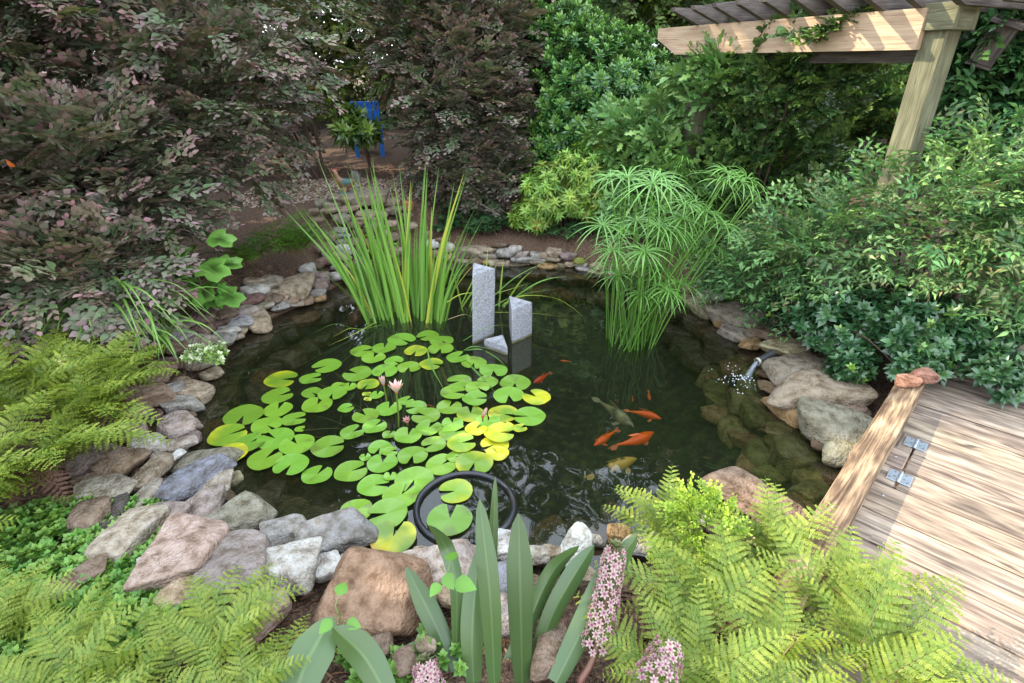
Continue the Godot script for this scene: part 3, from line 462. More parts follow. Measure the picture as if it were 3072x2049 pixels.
func stone_mesh(size: Vector3, col: Color, level: int, sharp := 11.0, mat: Material = null) -> ArrayMesh:
	var s := sphere(level)
	var planes := []
	for ax in 3:
		for sg in [-1.0, 1.0]:
			var n := Vector3.ZERO; n[ax] = sg
			n = (n + rdir() * (0.14 if ax == 1 else 0.3)).normalized()
			planes.append([n, rf(0.72, 0.9)])
	for i in 8:
		planes.append([rdir(), rf(0.84, 1.08)])
	var mb := MB.new()
	var o := Vector3(rf(-50, 50), rf(-50, 50), rf(-50, 50))
	var big := maxf(size.x, maxf(size.y, size.z))
	var grey := (col.r + col.g + col.b) / 3.0
	col = col.lerp(Color(grey * 1.06, grey, grey * 0.93), 0.16)
	var pk := rf(0.68, 1.3)
	var patch := Color(col.r * pk * rf(0.97, 1.06), col.g * pk, col.b * pk * rf(0.92, 1.02))
	for d in s[0]:
		var k := 0.0
		for q in planes:
			var a: float = maxf(0.0, d.dot(q[0])) / q[1]
			k += pow(a, sharp)
		var r := 1.0 / pow(k, 1.0 / sharp)
		var p: Vector3 = d * r * size * 0.56
		p += d * big * (0.035 * noise.get_noise_3dv(p / big * 130.0 + o) + 0.02 * noise.get_noise_3dv(p * 700.0 + o))
		var m := clampf(0.5 + 1.6 * noise.get_noise_3dv(p / big * 70.0 + o * 2), 0, 1)
		mb.add(p, col.lerp(patch, m))
	for q in s[1]: mb.tri(q[0], q[1], q[2])
	return mb.mesh(mat if mat else M.rock)

func stones(list: Array, called: String, label: String, category: String) -> Node3D:
	var c := Vector3.ZERO
	for s in list: c += Vector3(s[0], 0, s[2])
	c /= list.size()
	var o := thing(called, label, category, c)
	for s in list:
		var size := Vector3(s[3], s[4], s[5])
		var col := Color(s[7], s[8], s[9])
		var wet: bool = s[1] < 0.03 and col.r < 0.2
		var big: float = s[3] / Vector3(s[0], s[1] - 1.6, s[2]).length()
		var m := stone_mesh(size, col, 3 if big > 0.045 else 2, rf(13, 22), M.wet_rock if wet else M.rock)
		var b := Basis(Vector3.UP, s[6] + rf(-0.1, 0.1)) * Basis(Vector3(1, 0, 0), rf(-0.12, 0.16)) * Basis(Vector3(0, 0, 1), rf(-0.1, 0.1))
		part("stone", m, o, Transform3D(b, Vector3(s[0], s[1], s[2]) - c))
	return o

# ---- the ground, the pond ------------------------------------------------------------------------------
func make_ground() -> void:
	var xs := []; var zs := []
	var x := -60.0
	while x < 60.0:
		xs.append(x)
		x += 0.06 if absf(x) < 2.6 else (0.25 if absf(x) < 5 else 3.0)
	var z := -70.0
	while z < 20.0:
		zs.append(z)
		z += 0.06 if z > -6.2 and z < -0.5 else (0.25 if z > -9 and z < 2 else 3.0)
	var g := MB.new(); var b := MB.new()
	var w := xs.size()
	var dist := PackedFloat32Array(); var hei := PackedFloat32Array()
	for zz in zs:
		for xx in xs:
			var d := edge_distance(xx, zz) if absf(xx) < 4 and zz > -7 and zz < 1 else 3.0
			dist.append(d)
			hei.append(ground_y(xx, zz))
	var gi := {}; var bi := {}
	for j in zs.size() - 1:
		for i in w - 1:
			var q := [j * w + i, j * w + i + 1, (j + 1) * w + i + 1, (j + 1) * w + i]
			var lo := 9.0; var hi := -9.0
			for k in q:
				lo = minf(lo, dist[k]); hi = maxf(hi, dist[k])
			if hi > 0.02: add_cell(g, gi, q, xs, zs, hei, w, 0.0)
			if lo < 0.02: add_cell(b, bi, q, xs, zs, hei, w, -0.012)
	struct("ground", g.mesh(M.earth))
	struct("pond_basin", b.mesh(M.lining))

func add_cell(m: MB, seen: Dictionary, q: Array, xs: Array, zs: Array, hei: PackedFloat32Array, w: int, dy: float) -> void:
	var id := []
	for k in q:
		if not seen.has(k):
			seen[k] = m.add(Vector3(xs[k % w], hei[k] + dy, zs[k / w]))
		id.append(seen[k])
	m.quad(id[0], id[1], id[2], id[3])

func ripple(x: float, z: float) -> float:
	var h := 0.0
	# rings running out from the spout and from the fish that break the surface
	var wx := x + 0.09 * noise.get_noise_2d(x * 90, z * 90); var wz := z + 0.09 * noise.get_noise_2d(x * 90 + 500, z * 90)
	for s in [[1.36, -2.74, 0.0022, 0.07, 0.3], [0.86, -2.36, 0.0012, 0.05, 0.16], [0.22, -2.78, 0.001, 0.045, 0.12]]:
		var r := Vector2(wx - s[0], wz - s[1]).length()
		h += s[2] * sin(TAU * r / s[3]) * exp(-r / s[4]) * minf(1, r * 12)
	h += 0.0034 * noise.get_noise_2d(wx * 230, wz * 190) * (0.35 + 0.65 * smoothstep(-0.3, 0.6, x))
	h += 0.0008 * noise.get_noise_2d(x * 640 + 99, z * 560) * smoothstep(0.0, 0.8, x)
	return h

func make_water() -> void:
	var mb := MB.new()
	var nx := 210; var nz := 220
	for j in nz + 1:
		for i in nx + 1:
			var x := lerpf(-1.95, 1.6, float(i) / nx); var z := lerpf(-5.1, -1.36, float(j) / nz)
			mb.add(Vector3(x, ripple(x, z), z))
	for j in nz:
		for i in nx:
			var a := j * (nx + 1) + i
			mb.quad(a, a + 1, a + nx + 2, a + nx + 1)
	struct("pond_water", mb.mesh(M.water))

func submerged() -> void:
	# stones below the water line along the edge, brown and green with algae
	var list := []
	var n := EDGE.size()
	for i in n:
		var a := Vector2(EDGE[i][0], EDGE[i][1]); var b := Vector2(EDGE[(i + 1) % n][0], EDGE[(i + 1) % n][1])
		var steps := int(a.distance_to(b) / 0.15) + 1
		for k in steps:
			var p := a.lerp(b, (k + rf(0.2, 0.8)) / steps)
			var inw := (Vector2(0, -3) - p).normalized()
			for row in 2:
				var q := p + inw * (0.04 + row * 0.13 + rf(-0.02, 0.04))
				var tone: Array = [[0.13, 0.11, 0.03], [0.1, 0.1, 0.03], [0.2, 0.13, 0.04], [0.16, 0.14, 0.06]][rng.randi() % 4]
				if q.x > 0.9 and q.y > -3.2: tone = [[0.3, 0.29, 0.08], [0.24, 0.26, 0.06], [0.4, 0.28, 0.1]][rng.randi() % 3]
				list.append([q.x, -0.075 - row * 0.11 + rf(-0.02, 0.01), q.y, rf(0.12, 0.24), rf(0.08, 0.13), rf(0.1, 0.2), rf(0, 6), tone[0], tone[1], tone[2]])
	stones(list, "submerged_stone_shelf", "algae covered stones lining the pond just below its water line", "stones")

func make_stones() -> void:
	stones(STONES_LEFT, "stone_edging", "stacked maroon, grey and tan fieldstone edging between iris leaves and hedge ferns", "stone edging")
	stones(STONES_FRONT, "stone_edging", "heaped grey and tan rocks between the lily pads and the strap leaved plant", "stone edging")
	stones(STONES_RIGHT, "stone_edging", "brown and ochre rocks edging the water below the glossy shrub", "stone edging")
	stones(STONES_BACK, "dry_stone_wall", "low dry stone wall along the water under the lime leaved shrub", "stone wall")
	stones(STONES_FALL, "stone_waterfall", "stepped stone cascade beside the small fern, topped by a wide slab", "waterfall")
	var about := {
		"rust": ["boulder", "large rust brown boulder with dark patches beside the strap leaves", "boulder"],
		"pinktan": ["boulder", "long pinkish tan boulder with one rounded end among grey rocks", "boulder"],
		"mauvebig": ["boulder", "long mauve grey boulder lying against the pinkish tan one", "boulder"],
		"whitetan": ["rock", "jagged off white rock with a broken face next to the mauve grey boulder", "rock"],
		"blue": ["rock", "blue grey slate block lying on top of the rock heap", "rock"],
		"whitepebble": ["rock", "small bright white rock above the blue grey slate block", "rock"],
		"whiteup": ["rock", "white smooth stone standing on end between strap leaves and water", "rock"],
		"pinkgrey": ["rock", "pinkish grey angular rock below the black hose ring", "rock"],
		"slabbrown": ["stone_slab", "brown flat stone slab under the fern at the timber rail's foot", "stone slab"],
		"slabolive": ["stone_slab", "broad smooth olive grey stone slab butting against the timber rail", "stone slab"],
		"slabtan": ["stone_slab", "wide tan stone slab resting on other stones under the glossy shrub", "stone slab"],
		"slabmossy": ["stone_slab", "grey brown mossy stone slab just below the water spout", "stone slab"],
		"boulderolive": ["boulder", "round yellowish olive boulder behind the water spout", "boulder"],
		"whiteflatA": ["rock", "white oval flat stone lying on a taupe edging stone", "rock"],
		"whiteflatB": ["rock", "long white flat stone under the drooping sedge leaves", "rock"],
		"topslab": ["stone_slab", "wide taupe capstone on the waterfall carrying the rooster", "stone slab"],
		"terracotta": ["rock", "orange brown round rock beside the top of the waterfall", "rock"]}
	for k in SOLO:
		var s = SOLO[k]
		var col := Color(s[7], s[8], s[9])
		if k == "terracotta": col = Color(0.5, 0.2, 0.08)
		var size := Vector3(s[3], s[4], s[5])
		var m := stone_mesh(size, col, 4 if s[3] > 0.2 and s[2] > -2.7 else 3, 9.0 if k.begins_with("slab") or k == "whiteup" else 18.0)
		var b := Basis(Vector3.UP, s[6])
		var lift := 0.0
		if k == "rust": b = Basis(Vector3(1, 0, 0), 0.28) * b; lift = 0.01
		if k == "whiteup": b = Basis(Vector3(1, 0, 0), 0.9) * b
		if k == "topslab": lift = 0.0
		solo(about[k][0], m, about[k][1], about[k][2], Transform3D(b, Vector3(s[0], s[1] + lift, s[2])))

# ---- granite pillars -----------------------------------------------------------------------------------
func granite_pillar(called: String, label: String, plan: Array, top: float, hole: Vector2, lean := Vector2.ZERO) -> void:
	# plan: three corners (x, z); a rounded triangular prism from the pond floor to its top
	var c := Vector2.ZERO
	for q in plan: c += Vector2(q[0], q[1]) / 3.0
	var o := thing(called, label, "granite pillar", Vector3(c.x, 0, c.y))
	var ring := []
	for i in 3:
		var a := Vector2(plan[i][0], plan[i][1]) - c
		var b := Vector2(plan[(i + 1) % 3][0], plan[(i + 1) % 3][1]) - c
		var d := Vector2(plan[(i + 2) % 3][0], plan[(i + 2) % 3][1]) - c
		var u := (d - a).normalized() * 0.012; var w := (b - a).normalized() * 0.012
		for t in [0.0, 0.5, 1.0]:
			ring.append((a + u).lerp(a, t).lerp(a.lerp(a + w, t), t))
		for t in range(1, 6):
			ring.append((a + w).lerp(b + (a - b).normalized() * 0.012, t / 6.0))
	var area := 0.0
	for i in ring.size(): area += ring[i].cross(ring[(i + 1) % ring.size()])
	if area < 0: ring.reverse()
	var mb := MB.new()
	var rows := []
	var ys := [-0.55, -0.02, 0.0, 0.012, 0.025]
	var y := 0.06
	while y < top - 0.03:
		ys.append(y); y += 0.05
	ys.append(top - 0.006); ys.append(top - 0.0015)
	for yy in ys:
		var row := []
		var k := 1.0 - (0.05 if yy > top - 0.003 else (0.012 if yy > top - 0.01 else 0.0))
		for p in ring:
			var e := noise.get_noise_3d(p.x * 300, yy * 200, p.y * 300) * 0.0015
			var pp: Vector2 = p * (k + e * 4) + lean * yy
			# green growth at the water line
			var moss := smoothstep(0.028, 0.008, yy + 0.012 * noise.get_noise_2d(p.x * 500, p.y * 500))
			row.append(mb.add(Vector3(pp.x, yy, pp.y), Color(0.47, 0.47, 0.48).lerp(Color(0.16, 0.15, 0.05), moss)))
		rows.append(row)
	var n := ring.size()
	for j in rows.size() - 1:
		for i in n:
			mb.quad(rows[j][i], rows[j + 1][i], rows[j + 1][(i + 1) % n], rows[j][(i + 1) % n])
	# top face round a drilled hole
	var hc := hole - c + lean * top
	var inner := []; var low := []
	for i in n:
		var a: Vector2 = (ring[i] + lean * top - hc)
		var d := a.normalized() * 0.015
		inner.append(mb.add(Vector3(hc.x + d.x, top, hc.y + d.y), Color(0.47, 0.47, 0.48)))
		low.append(mb.add(Vector3(hc.x + d.x, top - 0.05, hc.y + d.y), Color(0.47, 0.47, 0.48)))
	var outer := []
	for i in n:
		var pp: Vector2 = ring[i] * 0.95 + lean * top
		outer.append(mb.add(Vector3(pp.x, top, pp.y), Color(0.47, 0.47, 0.48)))
	var mid := mb.add(Vector3(hc.x, top - 0.05, hc.y), Color(0.47, 0.47, 0.48))
	for i in n:
		var k := (i + 1) % n
		mb.quad(outer[i], inner[i], inner[k], outer[k])
		mb.quad(inner[i], low[i], low[k], inner[k])
		mb.tri(low[i], mid, low[k])
	part("shaft", mb.mesh(M.granite), o)

# ---- deck and rail -------------------------------------------------------------------------------------
const RAIL := Vector3(0.690, 0, -0.724)
const BOARD := Vector3(0.724, 0, 0.690)
func deck_point(r: float, e: float, y: float) -> Vector3:
	return RAIL * r + BOARD * e + Vector3(0, y, 0)

func make_deck() -> void:
	var basis := Basis(BOARD, Vector3.UP, BOARD.cross(Vector3.UP))
	var o := thing("deck", "weathered grey brown plank deck beside the pond with two hinges", "deck", deck_point(2, 1, 0))
	var seams := [-0.02, 0.13, 0.28, 0.43, 0.58, 0.73, 0.88, 1.03, 1.18, 1.325, 1.47, 1.62, 1.79, 1.957, 2.145, 2.285, 2.43, 2.58, 2.73, 2.88, 3.03, 3.18, 3.33, 3.48, 3.63, 3.78, 3.93, 4.08, 4.23, 4.38, 4.53, 4.68]
	for i in seams.size() - 1:
		var wid: float = seams[i + 1] - seams[i] - 0.009
		var mid: float = (seams[i] + seams[i + 1]) * 0.5
		var spans := [[-0.2, 3.6]]
		if i in [14, 15, 16]: spans = [[-0.2, -0.0605], [-0.054, 3.6]]
		if mid > 3.3: spans = [[-0.05, 3.6]]
		for s in spans:
			var mb := MB.new()
			var tone := rf(0.8, 1.12)
			mb.box(Transform3D.IDENTITY, Vector3(s[1] - s[0], 0.036, wid), 0.004, Color(tone, tone * rf(0.96, 1.02), tone * rf(0.9, 1.02)))
			var off := Vector2(rf(0, 5), rf(0, 1))
			for k in mb.uv.size(): mb.uv[k] += off
			part("plank", mb.mesh(M["deck_%d" % (i % 4)]), o, Transform3D(basis, deck_point(mid, (s[0] + s[1]) * 0.5, 0.182 + rf(-0.0015, 0.0015)) - o.position))
	# joists below
	for e in [0.0, 1.2, 2.4, 3.4]:
		var mb := MB.new()
		mb.box(Transform3D.IDENTITY, Vector3(4.6, 0.14, 0.04), 0.003)
		part("joist", mb.mesh(M.rafter), o, Transform3D(Basis(RAIL, Vector3.UP, RAIL.cross(Vector3.UP)), deck_point(2.35, e, 0.088) - o.position))
	# two strap hinges
	for h in [2.506, 2.218]:
		var hinge := Node3D.new()
		hinge.name = "hinge"
		o.add_child(hinge, true)
		hinge.transform = Transform3D(basis, deck_point(h, -0.058, 0.2035) - o.position)
		for sg in [-1.0, 1.0]:
			var mb := MB.new()
			mb.box(Transform3D.IDENTITY, Vector3(0.034, 0.0026, 0.072), 0.0006, Color(1, 1, 1))
			part("leaf_plate", mb.mesh(M.galvanised), hinge, Transform3D(Basis.IDENTITY, Vector3(sg * 0.022, 0, 0)))
			for q in [[0.018, -0.024], [0.03, 0.022], [0.016, 0.006]]:
				var sc := MB.new()
				sc.tube([Vector3(0, -0.001, 0), Vector3(0, 0.0022, 0)], [0.0042, 0.0036], 10, Color(0.4, 0.33, 0.28))
				part("screw", sc.mesh(M.galvanised), hinge, Transform3D(Basis.IDENTITY, Vector3(sg * q[0], 0.0008, q[1])))
		var kn := MB.new()
		kn.tube([Vector3(0, 0.003, -0.038), Vector3(0, 0.003, -0.013), Vector3(0, 0.003, -0.0125), Vector3(0, 0.003, 0.0125), Vector3(0, 0.003, 0.013), Vector3(0, 0.003, 0.038)], [0.006, 0.006, 0.0054, 0.0054, 0.006, 0.006], 12, Color(0.9, 0.9, 0.9))
		part("knuckle", kn.mesh(M.galvanised), hinge)
	for q in [[1.705, -0.085], [1.76, -0.1], [2.07, -0.08], [1.69, 0.5], [2.36, -0.1]]:
		var sc := MB.new()
		sc.tube([Vector3(0, -0.004, 0), Vector3(0, 0.0015, 0)], [0.005, 0.0045], 10, Color(0.75, 0.72, 0.7))
		part("deck_screw", sc.mesh(M.galvanised), o, Transform3D(Basis.IDENTITY, deck_point(q[0], q[1], 0.2) - o.position))
	# the rail: a split old timber lying along the deck's edge
	var rail := MB.new()
	var rows := []
	var prof := []
	for q in [[-0.05, -0.045], [-0.05, 0.038], [-0.046, 0.0455], [-0.02, 0.047], [0.0, 0.046], [0.02, 0.047], [0.045, 0.0455], [0.05, 0.038], [0.05, -0.045]]: prof.append(Vector2(q[0], q[1]))
	var nseg := 60
	for i in nseg + 1:
		var x := lerpf(-0.86, 0.86, float(i) / nseg)
		var row := []
		for k in prof.size():
			var p: Vector2 = prof[k]
			var e := noise.get_noise_3d(x * 120, p.x * 900, p.y * 900) * 0.004 + noise.get_noise_2d(x * 30, p.x * 400) * 0.003
			if absf(x - 0.02) < 0.06 and p.x < -0.03: e -= 0.006
			row.append(rail.add(Vector3(x, p.y + e * (1.0 if p.y > 0 else 0.0), p.x + e), Color.WHITE, Vector2(x, k * 0.03)))
		rows.append(row)
	for i in nseg:
		for k in prof.size() - 1:
			rail.quad(rows[i][k], rows[i][k + 1], rows[i + 1][k + 1], rows[i + 1][k])
	for e in [0, nseg]:
		var cc := rail.add(Vector3(-0.86 if e == 0 else 0.86, 0, 0))
		for k in prof.size() - 1:
			if e == 0: rail.tri(cc, rows[e][k + 1], rows[e][k])
			else: rail.tri(cc, rows[e][k], rows[e][k + 1])
	var rb := Basis(RAIL, Vector3.UP, RAIL.cross(Vector3.UP))
	solo("timber_rail", rail.mesh(M.rail), "old cracked square timber rail lying along the deck edge", "timber rail", Transform3D(rb, deck_point(2.14, -0.17, 0.249)))
	# two sandstones on the end of the rail
	solo("sandstone", stone_mesh(Vector3(0.115, 0.06, 0.07), Color(0.56, 0.27, 0.17), 3, 9.0), "flaky pinkish orange sandstone on the end of the timber rail", "rock", Transform3D(Basis(Vector3.UP, 0.1), deck_point(2.83, -0.17, 0.322)))
	solo("sandstone", stone_mesh(Vector3(0.12, 0.085, 0.06), Color(0.33, 0.16, 0.12), 3, 9.0), "brownish red sandstone behind the pinkish one on the timber rail", "rock", Transform3D(Basis(Vector3.UP, 0.0), deck_point(2.895, -0.14, 0.332)))

# ---- plants --------------------------------------------------------------------------------------------
const OVAL := [0.0, 0.72, 1.0, 0.86, 0.45, 0.0]
const LANCE := [0.0, 0.6, 1.0, 0.8, 0.42, 0.15, 0.0]
const OBOVATE := [0.0, 0.35, 0.65, 0.95, 0.9, 0.0]
const LOBED := [0.0, 0.3, 0.85, 0.4, 1.0, 0.35, 0.5, 0.0]

# a leafy shoot growing along y, its leaves facing z
func spray(d: Dictionary, seed_: int) -> ArrayMesh:
	rng.seed = seed_
	var mb := MB.new()
	var axes := [[Vector3.ZERO, Vector3.UP, d.len, d.n]]
	var side := 1.0
	for k in d.get("twigs", 0):
		var t := lerpf(0.15, 0.8, (k + rf(0, 0.6)) / d.twigs)
		var dir := Vector3(side * rf(0.6, 1.1), 1, rf(-0.35, 0.35)).normalized()
		axes.append([curve_at(d, t), dir, d.len * rf(0.35, 0.6) * (1.1 - 0.5 * t), int(d.n * 0.6)])
		side = -side
	for ai in axes.size():
		var ax = axes[ai]
		var pts := []; var rad := []
		for k in 4:
			var t := k / 3.0
			pts.append(curve_at(d, t) if ai == 0 else ax[0] + ax[1] * ax[2] * t + Vector3(0, 0, -d.droop * ax[2] * t * t))
			rad.append(d.get("stem", 0.0022) * (1.0 - 0.7 * t) * (1.0 if ai == 0 else 0.7))
		mb.tube(pts, rad, 3, d.bark, false)
		var n: int = ax[3]
		var s := 1.0
		for k in n:
			var t := lerpf(d.get("from", 0.12), 1.0, (k + rf(0, 0.5)) / n)
			var p: Vector3 = curve_at(d, t) if ai == 0 else ax[0] + ax[1] * ax[2] * t + Vector3(0, 0, -d.droop * ax[2] * t * t)
			var tipward := smoothstep(0.75, 1.0, t)
			var ang := lerpf(d.ang, d.ang * 0.35, tipward) * rf(0.75, 1.2)
			var roll: float = d.get("roll", 0.0) * rf(-1, 1)
			var reps := 2 if d.get("pairs", false) else 1
			for q in reps:
				var dir: Vector3 = ax[1] * cos(ang) + Vector3(s, 0, 0).rotated(ax[1].normalized(), roll) * sin(ang) + rdir() * d.get("mess", 0.15)
				dir.z -= d.get("hang", 0.0)
				var fr := frame(dir, Vector3(rf(-0.3, 0.3), rf(-0.2, 0.3), 1).rotated(ax[1].normalized(), roll * 0.6) + rdir() * d.get("mess", 0.15))
				var l: float = d.l * rf(0.75, 1.15) * (1.0 - 0.3 * tipward)
				var young := clampf(t * t * d.get("young", 1.0) + rf(-0.25, 0.2), 0, 1)
				var c: Color = d.col.lerp(d.tip, young) * rf(0.8, 1.2)
				mb.leaf(Transform3D(fr, p), l, l * d.w * rf(0.85, 1.15), d.get("prof", OVAL), d.get("fold", 0.25), d.get("curl", 0.15) * rf(0.3, 1.5), c, c * d.get("end", 1.0), d.get("rib", 0.0))
				s = -s
	return mb.mesh(d.mat)

func curve_at(d: Dictionary, t: float) -> Vector3:
	return Vector3(0, d.len * t, -d.droop * d.len * t * t)

# a whorl of leaves round a shoot's end
func whorl(d: Dictionary, seed_: int) -> ArrayMesh:
	rng.seed = seed_
	var mb := MB.new()
	mb.tube([Vector3(0, -d.len, 0), Vector3(0, 0, 0)], [d.get("stem", 0.003), 0.0015], 3, d.bark, false)
	for tier in d.tiers:
		var n: int = d.n
		for k in n:
			var a: float = TAU * (k + 0.5 * tier + rf(-0.2, 0.2)) / n
			var up: float = lerpf(d.flat, d.steep, float(tier) / maxf(1, d.tiers - 1)) + rf(-0.15, 0.15)
			var dir := Vector3(cos(a) * cos(up), sin(up), sin(a) * cos(up))
			var l: float = d.l * rf(0.8, 1.15) * (1.0 - 0.35 * tier / d.tiers)
			var c: Color = d.col.lerp(d.tip, clampf(float(tier) / d.tiers * d.get("young", 1.0) + rf(-0.2, 0.2), 0, 1)) * rf(0.82, 1.18)
			mb.leaf(Transform3D(frame(dir, Vector3.UP + rdir() * 0.25), Vector3(0, -d.len * 0.5 * (1.0 - float(tier) / d.tiers), 0)), l, l * d.w, d.get("prof", OVAL), d.get("fold", 0.2), d.get("curl", 0.25) * rf(0.5, 1.3), c, c * d.get("end", 1.0), d.get("rib", 0.0))
	return mb.mesh(d.mat)

# spread shoots through a set of rounded masses: [centre, radii, share]
func crown(masses: Array, count: int, look: Dictionary) -> Array:
	var lists := []
	for k in look.meshes: lists.append([[], []])
	var total := 0.0
	for m in masses: total += m[2]
	var made := 0
	var tries := 0
	while made < count and tries < count * 12:
		tries += 1
		var pick := rf(0, total)
		var m = masses[0]
		for q in masses:
			pick -= q[2]
			m = q
			if pick <= 0: break
		var d := rdir()
		if d.y < look.get("lowest", -0.6): continue
		var shell: float = pow(rng.randf(), look.get("depth", 0.45))
		var bump: float = 1.0 + look.get("uneven", 0.22) * noise.get_noise_3dv((m[0] + d * m[1]) * 75.0)
		var p: Vector3 = m[0] + d * m[1] * shell * bump
		if p.y < look.get("floor", 0.2): continue
		var out: Vector3 = (d / m[1]).normalized()
		var dir: Vector3 = (out * look.get("out", 0.8) + Vector3(0, look.get("up", 0.4), 0) + rdir() * look.get("mess", 0.5)).normalized()
		var face: Vector3 = Vector3.UP * look.get("level", 1.0) + out * 0.5 + rdir() * 0.3
		var s := rf(look.get("small", 0.75), look.get("large", 1.25))
		var v := rng.randi() % lists.size()
		lists[v][0].append(Transform3D(frame(dir, face).scaled(Vector3(s, s, s)), p))
		var t: Color = look.tints[rng.randi() % look.tints.size()]
		lists[v][1].append(t * rf(0.82, 1.18))
		made += 1
	return lists

func shrub(called: String, label: String, base: Vector3, masses: Array, count: int, look: Dictionary, stems := 7, stem_r := 0.014, group := "", category := "shrub") -> Node3D:
	var o := thing(called, label, category, base, 0.0, group)
	rng.seed = hash(label)
	for k in stems:
		var m = masses[k % masses.size()]
		var goal: Vector3 = m[0] + rdir() * m[1] * 0.6
		var start := base + Vector3(rf(-0.12, 0.12), -0.05, rf(-0.12, 0.12))
		var bend := Vector3(rf(-0.15, 0.15), 0.15, rf(-0.15, 0.15))
		var pts := []; var rad := []
		for i in 7:
			var t := i / 6.0
			pts.append(start.lerp(goal, t) + bend * sin(PI * t) + Vector3(0, 0.25 * (goal.y - start.y), 0) * sin(PI * t) - base)
			rad.append(stem_r * (1.0 - 0.75 * t))
		var mb := MB.new()
		mb.tube(pts, rad, 6, look.get("bark", Color(0.09, 0.06, 0.045)))
		part("branch", mb.mesh(M.bark), o)
	var lists := crown(masses, count, look)
	for k in lists.size():
		var w := []
		for t in lists[k][0]: w.append(Transform3D(t.basis, t.origin - base))
		if w.size(): scatter("foliage", o, look.meshes[k], w, lists[k][1])
	return o

func variants(d: Dictionary, n: int, seed_: int, kind := "spray") -> Array:
	var r := []
	for k in n: r.append(spray(d, seed_ + k) if kind == "spray" else whorl(d, seed_ + k))
	return r

